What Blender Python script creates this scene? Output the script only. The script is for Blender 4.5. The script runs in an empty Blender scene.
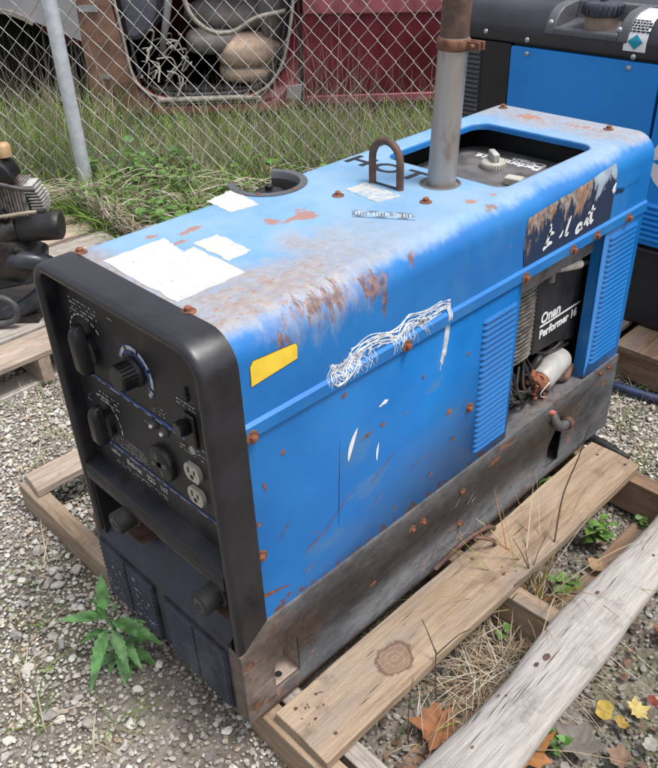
import bpy, bmesh, math, random
import numpy as np
from mathutils import Vector, Matrix, Euler, noise as mnoise
random.seed(7); rng = np.random.default_rng(7)
S = bpy.context.scene
COL = S.collection
PI = math.pi
W, L, H, ZB = .422, 1.15, .714, .203

# ------------------------------------------------------------------ materials
class NT:
    def __init__(s, name, rough=.5, metal=0., spec=.5):
        s.m = bpy.data.materials.new(name); s.m.use_nodes = True
        s.t = s.m.node_tree; s.n = s.t.nodes; s.l = s.t.links
        s.b = s.n['Principled BSDF']
        s.set('Roughness', rough); s.set('Metallic', metal); s.set('Specular IOR Level', spec)
        s.tc = s.n.new('ShaderNodeTexCoord')
    def val(s, inp, v):
        if v is None: return
        if hasattr(v, 'is_linked') or isinstance(v, bpy.types.NodeSocket): s.l.new(v, inp)
        elif isinstance(v, (tuple, list)):
            if len(v) == 3 and inp.type == 'RGBA': v = (*v, 1)
            inp.default_value = v
        else: inp.default_value = v
    def set(s, k, v): s.val(s.b.inputs[k], v)
    def obj(s): return s.tc.outputs['Object']
    def map(s, scale=(1,1,1), loc=(0,0,0), rot=(0,0,0), vec=None):
        n = s.n.new('ShaderNodeMapping'); s.l.new(vec or s.obj(), n.inputs[0])
        n.inputs['Location'].default_value = loc; n.inputs['Scale'].default_value = scale; n.inputs['Rotation'].default_value = rot
        return n.outputs[0]
    def noise(s, scale=5, detail=4, vec=None, rough=.55, dist=0., col=False):
        n = s.n.new('ShaderNodeTexNoise'); s.l.new(vec or s.obj(), n.inputs['Vector'])
        n.inputs['Scale'].default_value = scale; n.inputs['Detail'].default_value = detail
        n.inputs['Roughness'].default_value = rough; n.inputs['Distortion'].default_value = dist
        return n.outputs['Color' if col else 'Fac']
    def voro(s, scale=5, vec=None, feat='F1', out='Distance', rnd=1):
        n = s.n.new('ShaderNodeTexVoronoi'); n.feature = feat; s.l.new(vec or s.obj(), n.inputs['Vector'])
        n.inputs['Scale'].default_value = scale; n.inputs['Randomness'].default_value = rnd
        return n.outputs[out]
    def wave(s, scale, vec=None, dist=3, detail=3, dscale=1.5, kind='BANDS', direction='X'):
        n = s.n.new('ShaderNodeTexWave'); n.wave_type = kind
        if kind == 'BANDS': n.bands_direction = direction
        s.l.new(vec or s.obj(), n.inputs['Vector'])
        n.inputs['Scale'].default_value = scale; n.inputs['Distortion'].default_value = dist
        n.inputs['Detail'].default_value = detail; n.inputs['Detail Scale'].default_value = dscale
        return n.outputs['Fac']
    def math(s, op, a, b=None, c=None, clamp=False):
        n = s.n.new('ShaderNodeMath'); n.operation = op; n.use_clamp = clamp
        for i, v in enumerate((a, b, c)): s.val(n.inputs[i], v)
        return n.outputs[0]
    def ss(s, v, lo, hi, a=0., b=1.):
        n = s.n.new('ShaderNodeMapRange'); n.interpolation_type = 'SMOOTHSTEP'
        s.val(n.inputs['Value'], v); n.inputs['From Min'].default_value = lo; n.inputs['From Max'].default_value = hi
        n.inputs['To Min'].default_value = a; n.inputs['To Max'].default_value = b
        return n.outputs[0]
    def mix(s, f, a, b, mode='MIX'):
        n = s.n.new('ShaderNodeMix'); n.data_type = 'RGBA'; n.blend_type = mode
        s.val(n.inputs['Factor'], f); s.val(n.inputs['A'] if False else n.inputs[6], a); s.val(n.inputs[7], b)
        return n.outputs[2]
    def ramp(s, f, stops):
        n = s.n.new('ShaderNodeValToRGB'); s.val(n.inputs[0], f)
        e = n.color_ramp.elements
        while len(e) < len(stops): e.new(.5)
        for i, (p, c) in enumerate(stops):
            e[i].position = p; e[i].color = (*c, 1) if len(c) == 3 else c
        return n.outputs[0]
    def xyz(s, vec=None):
        n = s.n.new('ShaderNodeSeparateXYZ'); s.l.new(vec or s.obj(), n.inputs[0]); return n.outputs
    def rnd(s):
        n = s.n.new('ShaderNodeObjectInfo'); return n.outputs['Random']
    def attr(s, name='col'):
        n = s.n.new('ShaderNodeAttribute'); n.attribute_name = name; return n.outputs['Color']
    def nrm(s):
        n = s.n.new('ShaderNodeNewGeometry'); return s.xyz(n.outputs['Normal'])
    def bump(s, h, strength=.3, dist=.002):
        n = s.n.new('ShaderNodeBump'); s.val(n.inputs['Height'], h)
        n.inputs['Strength'].default_value = strength; n.inputs['Distance'].default_value = dist
        s.l.new(n.outputs[0], s.b.inputs['Normal'])
    def col(s, c): s.set('Base Color', c)

M = {}
def simple(name, c, rough=.5, metal=0, var=.25, scale=30, bump=.15, dirt=None, spec=.5):
    k = NT(name, rough, metal, spec)
    n1 = k.noise(scale, 5); f = k.ss(n1, .3, .7)
    lo = tuple(x*(1-var) for x in c); hi = tuple(min(1, x*(1+var)) for x in c)
    cc = k.mix(f, lo, hi)
    if dirt:
        d = k.ss(k.noise(scale*.35, 6, rough=.7), .52, .68)
        cc = k.mix(k.math('MULTIPLY', d, .7), cc, dirt)
    k.col(cc)
    k.set('Roughness', k.ss(n1, .2, .8, max(.05, rough-.12), min(1, rough+.12)))
    if bump: k.bump(k.noise(scale*3, 5), bump, .001)
    M[name] = k.m
    return k

RUST = (.21, .075, .032); RUST2 = (.33, .13, .06); SALMON = (.46, .2, .12)
# sun-faded blue hood
def blue_hood():
    k = NT('faded_blue_paint', .42)
    x, y, z = k.xyz(); nx, ny, nz = k.nrm()
    base = k.mix(k.ss(k.noise(9, 4), .3, .7), (.008, .135, .42), (.014, .172, .48))
    n_big = k.noise(7, 5, rough=.6); n_fine = k.noise(60, 5, rough=.7)
    streak = k.noise(14, 4, vec=k.map(scale=(1, 5, .6)))
    up = k.math('ADD', nz, k.math('MULTIPLY', k.math('SUBTRACT', n_big, .5), .55))
    up = k.math('ADD', up, k.math('MULTIPLY', k.math('SUBTRACT', streak, .5), .22))
    up = k.math('ADD', up, k.math('MULTIPLY', k.math('SUBTRACT', n_fine, .5), .30))
    fade = k.math('MULTIPLY', k.ss(up, .55, .98), k.ss(z, .60, .66))
    light = k.mix(k.ss(n_big, .35, .68), (.155, .31, .51), (.225, .365, .52))
    c = k.mix(fade, base, light)
    # chalky dirt toward the front right and the rear
    xm = k.math('ADD', x, k.math('ADD', k.math('MULTIPLY', k.math('SUBTRACT', n_big, .5), .30), k.math('MULTIPLY', k.math('SUBTRACT', n_fine, .5), .10)))
    m1 = k.math('MULTIPLY', k.ss(xm, .21, .31), k.ss(y, .62, .18))
    ym = k.math('ADD', y, k.math('MULTIPLY', k.math('SUBTRACT', n_big, .5), .12))
    m2 = k.ss(ym, .125, .06)
    m3 = k.math('MULTIPLY', k.ss(ym, 1.0, 1.08), .8)
    m4 = k.math('MULTIPLY', k.math('MULTIPLY', k.ss(xm, .3, .36), k.ss(y, .35, .8)), .25)
    mt = k.math('MAXIMUM', k.math('MAXIMUM', m1, m2), k.math('MAXIMUM', m3, m4))
    mt = k.math('MULTIPLY', k.math('MULTIPLY', mt, k.ss(up, .6, .95)), k.ss(z, .60, .66))
    tan = k.mix(k.ss(n_fine, .35, .65), (.27, .215, .185), (.33, .30, .29))
    c = k.mix(k.math('MULTIPLY', mt, k.ss(k.noise(34, 6, rough=.75), .35, .6, .55, .92)), c, tan)
    # salmon rust flecks inside the chalk
    fl = k.noise(130, 6, vec=k.map(scale=(1, .4, 1), rot=(0, 0, .5)), rough=.8)
    fm = k.math('MULTIPLY', k.ss(fl, .53, .6), k.ss(k.math('ADD', mt, k.math('MULTIPLY', k.math('SUBTRACT', k.noise(5, 3), .5), 1.3)), .55, .95))
    c = k.mix(k.math('MULTIPLY', fm, .7), c, (.30, .14, .085))
    # general flecks everywhere
    c = k.mix(k.math('MULTIPLY', k.ss(k.noise(42, 6, rough=.7), .70, .74), .8), c, RUST2)
    # rust patches on the shoulder, on the roof
    t = k.math('ADD', k.math('SUBTRACT', x, .37), k.math('SUBTRACT', H, z))
    def patch(cy, ry, ct, rt):
        a = k.math('DIVIDE', k.math('SUBTRACT', y, cy), ry); b = k.math('DIVIDE', k.math('SUBTRACT', t, ct), rt)
        d = k.math('SQRT', k.math('ADD', k.math('MULTIPLY', a, a), k.math('MULTIPLY', b, b)))
        return k.math('SUBTRACT', 1, d)
    ps = patch(.215, .11, .058, .055)
    for a in ((.315, .042, .072, .05), (.405, .022, .058, .03), (.135, .02, .085, .03), (.62, .03, .03, .02), (.335,.014,.1,.05)):
        ps = k.math('MAXIMUM', ps, patch(*a))
    sn = k.noise(85, 7, vec=k.map(scale=(.45, 1, .35)), rough=.8)
    pm = k.math('MULTIPLY', k.ss(k.math('ADD', k.math('MULTIPLY', ps, .26), sn), .60, .70), .85)
    pm = k.math('MULTIPLY', pm, k.ss(ps, 0., .12))
    rustc = k.mix(k.ss(k.noise(90, 4), .35, .65), (.11, .05, .028), (.29, .15, .085))
    wash = k.math('MULTIPLY', k.ss(k.math('ADD', patch(.215, .13, .055, .07), k.math('MULTIPLY', k.math('SUBTRACT', k.noise(24, 5, vec=k.map(scale=(.6, 1, .4)), rough=.7), .5), 2.2)), -.1, .9), .55)
    c = k.mix(wash, c, (.42, .40, .37))
    c = k.mix(pm, c, rustc)
    def spot(cx, cy, rx, ry):
        a = k.math('DIVIDE', k.math('SUBTRACT', x, cx), rx); b = k.math('DIVIDE', k.math('SUBTRACT', y, cy), ry)
        d = k.math('SQRT', k.math('ADD', k.math('MULTIPLY', a, a), k.math('MULTIPLY', b, b)))
        return k.math('SUBTRACT', 1, d)
    sp = spot(.195, .385, .035, .05)
    for a in ((.175, .335, .02, .02), (.105, .225, .014, .03), (.13, .19, .01, .02), (.08, .17, .012, .02), (.37, .66, .02, .014), (.36, .61, .014, .012), (.3,.75,.0,.01), (.15,1.1,.05,.025), (.28,1.1,.06,.02)):
        sp = k.math('MAXIMUM', sp, spot(a[0], a[1], max(a[2], .004), a[3]))
    sm = k.ss(k.math('ADD', k.math('MULTIPLY', sp, .30), k.noise(48, 5, vec=k.map(scale=(1, .6, 1)), rough=.7)), .63, .67)
    sm = k.math('MULTIPLY', k.math('MULTIPLY', sm, k.ss(sp, 0, .1)), k.ss(nz, .6, .9))
    c = k.mix(k.math('MULTIPLY', sm, .85), c, (.34, .155, .10))
    # dust film on the side
    gr = k.math('MULTIPLY', k.ss(k.noise(6, 6, vec=k.map(scale=(1, 1, .35)), rough=.65), .5, .72), .35)
    gr = k.math('MULTIPLY', gr, k.ss(nz, .6, .2))
    c = k.mix(gr, c, (.10, .22, .34))
    sc = k.ss(k.noise(26, 6, vec=k.map(scale=(1, .25, 2.2), rot=(.5, 0, 0)), rough=.75), .66, .70)
    c = k.mix(k.math('MULTIPLY', sc, .35), c, (.30, .36, .42))
    # soot rubbed along the bend
    k.col(c)
    k.set('Roughness', k.ss(k.math('ADD', fade, k.math('MULTIPLY', pm, .5)), 0, 1, .36, .62))
    k.bump(k.math('ADD', k.math('MULTIPLY', k.noise(4, 2), .8), k.math('MULTIPLY', k.math('ADD', pm, fm), -.12)), .25, .004)
    M['hood'] = k.m
def blue_side(name='side', loc=(0,0,0)):
    k = NT('worn_blue_paint', .38)
    x, y, z = k.xyz()
    c = k.mix(k.ss(k.noise(5, 4), .3, .7), (.006, .122, .385), (.012, .158, .45))
    drk = k.math('MULTIPLY', k.ss(k.noise(7, 6, vec=k.map(scale=(1, .6, 1.2)), rough=.65), .55, .75), .18)
    c = k.mix(drk, c, (.025, .13, .27))
    # rub marks
    def spot(cy, cz, ry, rz):
        a = k.math('DIVIDE', k.math('SUBTRACT', y, cy), ry); b = k.math('DIVIDE', k.math('SUBTRACT', z, cz), rz)
        return k.math('SUBTRACT', 1, k.math('SQRT', k.math('ADD', k.math('MULTIPLY', a, a), k.math('MULTIPLY', b, b))))
    s = spot(.27, .42, .06, .05)
    for a in ((.3, .33, .07, .04), (.2, .27, .08, .03), (.52, .36, .03, .02), (.46, .45, .04, .02)): s = k.math('MAXIMUM', s, spot(*a))
    rub = k.ss(k.math('ADD', k.math('MULTIPLY', s, .35), k.noise(60, 7, vec=k.map(scale=(1, .35, 1.5), rot=(.6, 0, 0)), rough=.8)), .58, .76)
    rub = k.math('MULTIPLY', k.math('MULTIPLY', rub, k.ss(s, 0, .3)), .4)
    c = k.mix(rub, c, (.08, .16, .24))
    fl = k.ss(k.noise(46, 6, vec=k.map(scale=(1, .6, 1.5), rot=(.6, 0, 0)), rough=.7), .685, .72)
    c = k.mix(k.math('MULTIPLY', fl, .85), c, RUST2)
    # rust along the lower edge
    low = k.ss(k.math('ADD', k.noise(38, 6, rough=.75), k.ss(z, .24, .205, 0, .16)), .66, .69)
    c = k.mix(k.math('MULTIPLY', low, .9), c, (.13, .06, .035))
    k.col(c); k.set('Roughness', k.ss(k.noise(12, 4), .3, .7, .3, .45))
    k.bump(k.math('ADD', k.noise(3, 2), k.math('MULTIPLY', fl, -.1)), .3, .004)
    M[name] = k.m
blue_hood(); blue_side()
def base_metal():
    k = NT('painted_steel_base', .5, .0)
    x, y, z = k.xyz()
    n = k.noise(9, 6, vec=k.map(scale=(1, .7, 1.6)), rough=.65)
    c = k.mix(k.ss(n, .3, .7), (.050, .053, .062), (.135, .135, .14))
    brown = k.ss(k.math('ADD', k.noise(6, 6, vec=k.map(scale=(1,.6,1)), rough=.7), k.ss(y, .22, -.05, 0, .2)), .52, .64)
    c = k.mix(k.math('MULTIPLY', brown, .55), c, k.mix(k.ss(k.noise(40, 4), .35, .65), (.13, .085, .06), (.22, .14, .09)))
    r = k.ss(k.noise(24, 6, rough=.75), .60, .68)
    c = k.mix(k.math('MULTIPLY', r, .8), c, RUST2)
    sc = k.ss(k.noise(30, 5, vec=k.map(scale=(1, .25, 2.6), rot=(.85, 0, 0)), rough=.6), .64, .69)
    c = k.mix(k.math('MULTIPLY', sc, .35), c, (.36, .34, .33))
    g3 = k.noise(70, 6, vec=k.map(scale=(1, .5, 1)), rough=.8); c = k.mix(k.ss(g3, .50, .62, 0, .55), c, (.035, .03, .028)); c = k.mix(k.ss(g3, .44, .34, 0, .4), c, (.20, .19, .18))
    k.col(c); k.set('Roughness', k.ss(n, .3, .7, .52, .75)); k.set('Specular IOR Level', .4)
    k.bump(k.noise(35, 6), .25, .0015)
    M['base'] = k.m
base_metal()
simple('black_plastic', (.011, .011, .016), .37, var=.3, scale=25, bump=.25, dirt=(.016, .015, .020), spec=.7)
simple('black_panel', (.013, .013, .017), .48, var=.4, scale=20, bump=.1, dirt=(.045, .042, .042))
simple('knob_black', (.010, .010, .012), .38, var=.3, scale=30, bump=.05)
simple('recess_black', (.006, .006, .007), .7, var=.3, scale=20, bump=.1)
simple('lower_black', (.021, .024, .037), .45, var=.5, scale=15, bump=.15, dirt=(.07, .07, .08))
simple('rust_steel', (.15, .065, .036), .85, .0, var=.5, scale=60, bump=.5, dirt=(.22, .09, .045))
simple('bright_rust', (.24, .085, .045), .85, var=.4, scale=80, bump=.4, dirt=(.11, .05, .03))
simple('brown_steel', (.10, .055, .042), .65, var=.4, scale=40, bump=.3, dirt=(.17, .09, .06))
simple('washer_tan', (.33, .26, .22), .7, var=.25, scale=60)
simple('white_print', (.42, .43, .45), .6, var=.4, scale=70, bump=0)
simple('white_clean', (.72, .73, .74), .55, var=.06, scale=40, bump=0)
simple('outlet_cream', (.42, .39, .33), .5, var=.15, scale=60, bump=0, dirt=(.15, .13, .11))
simple('stripe_blue', (.02, .07, .26), .5, var=.5, scale=50, bump=0)
simple('yellow_label', (.80, .56, .05), .5, var=.08, scale=40, bump=0)
simple('engine_black', (.016, .016, .018), .5, var=.5, scale=18, bump=.15, dirt=(.05, .045, .04))
simple('engine_grey', (.12, .115, .118), .42, var=.35, scale=25, bump=.1, dirt=(.13, .12, .11))
simple('fins_alu', (.20, .185, .165), .55, .2, var=.4, scale=50, bump=.2, dirt=(.05, .04, .035))
simple('fins_light', (.45, .44, .42), .5, .3, var=.3, scale=50, bump=.2)
simple('oily_dark', (.02, .017, .015), .5, var=.6, scale=30, bump=.4, dirt=(.07, .04, .025))
simple('rubber', (.018, .018, .018), .6, var=.3, scale=40, bump=.1)
simple('grey_rubber', (.06, .06, .062), .55, var=.3, scale=40, bump=.1)
simple('filter_white', (.36, .355, .34), .45, var=.12, scale=40, bump=.05, dirt=(.35, .27, .2))
simple('cream_plastic', (.40, .385, .34), .5, var=.15, scale=50, bump=.1, dirt=(.22, .19, .15))
simple('red_wire', (.35, .02, .02), .45, var=.2)
simple('wire_white', (.55, .55, .52), .5, var=.2)
simple('green_leaf', (.075, .17, .03), .5, var=.4, scale=40, bump=.15)
simple('zinc', (.42, .44, .46), .35, .6, var=.15, scale=60)
simple('inner_blue', (.01, .05, .17), .5, var=.3, scale=20)
simple('machine_blue', (.008, .235, .70), .33, var=.06, scale=4, bump=.02)
simple('machine_black', (.030, .032, .042), .42, var=.2, scale=10, bump=.05)
simple('machine_dark', (.012, .013, .018), .4, var=.25, scale=8, bump=.05, dirt=(.03, .03, .033))
simple('recess_grey', (.085, .088, .10), .45, var=.15, scale=20, bump=.05)
simple('cap_black', (.035, .04, .055), .35, var=.3, scale=30, bump=.05)
simple('filler_brown', (.22, .15, .12), .5, var=.2, scale=30)
simple('teal_print', (.0, .25, .36), .5, var=.05, bump=0)
simple('maroon', (.105, .010, .018), .38, var=.35, scale=5, bump=.05, dirt=(.10, .03, .03))
simple('maroon_faded', (.26, .07, .09), .5, var=.3, scale=6, bump=.05)
simple('car_grey', (.30, .29, .31), .5, var=.12, scale=6, bump=.03, dirt=(.22, .17, .14))
simple('car_rusty', (.19, .10, .07), .6, var=.5, scale=7, bump=.2, dirt=(.30, .21, .16))
simple('car_dark', (.012, .010, .010), .8, var=.4, scale=10)
simple('car_trim', (.035, .036, .045), .6, var=.3, scale=12)
simple('seal_cream', (.30, .275, .24), .6, var=.3, scale=30, dirt=(.2, .17, .14))
simple('seat_beige', (.55, .40, .30), .8, var=.18, scale=18, bump=.2, dirt=(.28, .2, .15))
simple('seat_grey', (.17, .15, .145), .75, var=.25, scale=12, bump=.2)
simple('grey_cloth', (.085, .09, .12), .8, var=.2, scale=12)
simple('engine_frame', (.03, .035, .045), .4, var=.4, scale=20, bump=.1, dirt=(.1, .1, .1))
simple('tan_cap', (.42, .27, .14), .5, var=.2)
simple('tan_hose', (.28, .24, .18), .6, var=.2, scale=60)
simple('lettering_dark', (.010, .012, .016), .5, var=.3, bump=0)
simple('twig', (.10, .065, .05), .8, var=.4, scale=80, bump=.2)
simple('blue_plastic', (.02, .035, .09), .5, var=.3, scale=30)
def pipe_metal():
    k = NT('heat_tinted_pipe', .38, .55)
    n = k.noise(8, 5, vec=k.map(scale=(3, 3, .35)))
    st = k.noise(45, 4, vec=k.map(scale=(1, 1, .05)))
    c = k.ramp(n, [(.25, (.30, .29, .28)), (.5, (.40, .38, .365)), (.75, (.36, .29, .245))])
    c = k.mix(k.ss(st, .55, .7, 0, .5), c, (.36, .34, .33))
    x, y, z = k.xyz()
    c = k.mix(k.math('MULTIPLY', k.ss(k.noise(16, 5, vec=k.map(scale=(1,1,.4)), rough=.7), .5, .68), .65), c, (.22, .13, .085))
    k.col(c); k.set('Roughness', k.ss(n, .3, .7, .32, .5)); k.bump(k.noise(60, 4), .1, .001)
    M['pipe'] = k.m
pipe_metal()
def galv():
    k = NT('galvanised_tube', .42, .3)
    c = k.mix(k.ss(k.noise(30, 4), .3, .7), (.48, .52, .58), (.62, .66, .70))
    k.col(c); M['galv'] = k.m
    k = NT('galvanised_wire', .5, .1)
    c = k.mix(k.ss(k.noise(9, 4), .35, .7), (.30, .30, .29), (.50, .50, .48)); k.col(c); M['wire'] = k.m
galv()
def paper():
    k = NT('weathered_label_paper', .7)
    c = k.mix(k.ss(k.noise(110, 5, rough=.8), .60, .66), (.50, .50, .485), (.25, .26, .27))
    c = k.mix(k.ss(k.noise(24, 5, rough=.7), .68, .70), c, (.3, .42, .55))
    c = k.mix(k.ss(k.noise(9, 6, rough=.7), .5, .75, 0, .5), c, (.50, .47, .42)); k.col(c); k.bump(k.noise(18, 4, dist=1.), .5, .004); M['paper'] = k.m
    k = NT('torn_label_paper', .7)
    a = k.ss(k.noise(90, 5, rough=.75), .48, .56)
    k.col(k.mix(a, (.46, .46, .44), (.25, .36, .46))); M['paper_torn'] = k.m
paper()
def wood(name, c1, c2, c3, knots=(), scale=1.0, crack=.25):
    k = NT(name, .78, spec=.25)
    r = k.rnd()
    off = k.n.new('ShaderNodeCombineXYZ'); 
    s3 = k.math('MULTIPLY', r, 7.); k.val(off.inputs[0], s3); k.val(off.inputs[1], k.math('MULTIPLY', r, 31.)); k.val(off.inputs[2], s3)
    ad = k.n.new('ShaderNodeVectorMath'); ad.operation = 'ADD'; k.l.new(k.obj(), ad.inputs[0]); k.l.new(off.outputs[0], ad.inputs[1])
    v = ad.outputs[0]
    g1 = k.noise(14*scale, 6, vec=k.map(scale=(6, .45, 6), vec=v), rough=.6, dist=.4)
    g2 = k.noise(60*scale, 4, vec=k.map(scale=(4, .12, 4), vec=v), rough=.6)
    big = k.noise(3.2, 4, vec=k.map(scale=(2, .7, 2), vec=v))
    c = k.ramp(g1, [(.3, c1), (.5, c2), (.72, c3)])
    c = k.mix(k.ss(g2, .55, .72, 0, .55), c, tuple(x*.5 for x in c1))
    c = k.mix(k.ss(big, .45, .7, 0, .45), c, tuple(x*1.25 for x in c3))
    blot = k.ss(k.noise(12, 7, vec=v, rough=.75), .53, .70, 0, .6)
    gy = k.ss(k.noise(4, 5, vec=k.map(scale=(3, .6, 3), vec=v), rough=.65), .48, .66, 0, .55)
    c = k.mix(gy, c, (.23, .20, .175))
    c = k.mix(blot, c, tuple(x*.45 for x in c2))
    for (kx, ky, kr) in knots:
        X_ = k.xyz(); a_ = k.math('DIVIDE', k.math('SUBTRACT', X_[0], kx), kr); b_ = k.math('DIVIDE', k.math('SUBTRACT', X_[1], ky), kr*1.25)
        dd = k.math('SQRT', k.math('ADD', k.math('MULTIPLY', a_, a_), k.math('MULTIPLY', b_, b_)))
        dd = k.math('ADD', dd, k.math('MULTIPLY', k.math('SUBTRACT', k.noise(30, 5, rough=.7), .5), 1.3))
        rg = k.ss(k.math('SINE', k.math('MULTIPLY', dd, 17.)), -.3, .9)
        body_ = k.mix(k.math('MULTIPLY', rg, .7), (.19, .125, .09), (.27, .185, .13))
        c = k.mix(k.math('MULTIPLY', k.ss(dd, 1.15, .85), .8), c, body_)
        c = k.mix(k.math('MULTIPLY', k.math('MULTIPLY', k.ss(dd, .78, .9), k.ss(dd, 1.12, .95)), .7), c, (.10, .055, .04))
    k.col(c)
    h = k.math('ADD', k.math('MULTIPLY', g1, .7), k.math('MULTIPLY', g2, .6))
    k.bump(k.math('ADD', h, k.noise(150, 4, vec=k.map(scale=(1, .2, 1), vec=v), rough=.7)), .8, .003)
    M[name] = k.m
wood('pallet_wood', (.185, .125, .082), (.305, .222, .150), (.385, .295, .210))
wood('knotty_wood', (.185, .125, .082), (.305, .222, .150), (.385, .295, .210), [(.009, -.2855, .030)])
wood('pallet_wood_dark', (.12, .07, .045), (.20, .125, .08), (.28, .19, .13))
wood('grey_wood', (.22, .19, .165), (.38, .34, .30), (.50, .46, .42), scale=1.4)
wood('log_wood', (.28, .255, .235), (.37, .345, .32), (.46, .43, .405), scale=1.7)
wood('pale_wood', (.26, .19, .14), (.39, .31, .245), (.49, .40, .33))
simple('knot', (.10, .055, .04), .8, var=.5, scale=80, bump=.3)
simple('wood_crack', (.035, .025, .02), .9, var=.3, scale=80, bump=0)
def attr_mat(name, rough=.8, bump=.3, bscale=150, trans=0.):
    k = NT(name, rough, spec=.3)
    c = k.attr()
    n = k.noise(bscale, 4, rough=.65)
    c = k.mix(k.ss(n, .3, .7, 0, .35), c, k.mix(1., c, (.45, .42, .38), 'MULTIPLY'))
    k.col(c)
    if bump: k.bump(n, bump, .0015)
    if trans:
        tr = k.n.new('ShaderNodeBsdfTranslucent'); k.l.new(c, tr.inputs[0])
        mx = k.n.new('ShaderNodeMixShader'); mx.inputs[0].default_value = trans
        k.l.new(k.b.outputs[0], mx.inputs[1]); k.l.new(tr.outputs[0], mx.inputs[2])
        k.l.new(mx.outputs[0], k.n['Material Output'].inputs[0])
    M[name] = k.m
attr_mat('gravel', .85, .4, 130)
attr_mat('blade', .55, 0, 40, .25)
attr_mat('dead_leaf', .75, .6, 90, .1)
def soil():
    k = NT('soil', .95, spec=.15)
    n = k.noise(9, 6, rough=.7)
    c = k.ramp(n, [(.3, (.085, .072, .058)), (.5, (.19, .165, .138)), (.7, (.29, .26, .225))])
    v = k.voro(95, out='Color')
    d = k.voro(95)
    sep = k.xyz(v)
    stone = k.ramp(sep[0], [(0, (.10, .085, .07)), (.5, (.25, .23, .20)), (1, (.42, .4, .37))])
    c = k.mix(k.ss(d, .45, .30, 0, .8), c, stone)
    g = k.ss(k.noise(2.6, 4), .52, .66, 0, .5)
    c = k.mix(g, c, (.055, .075, .02))
    k.col(c); k.bump(k.math('ADD', k.math('MULTIPLY', d, -1), n), .6, .01)
    M['soil'] = k.m
soil()

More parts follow.
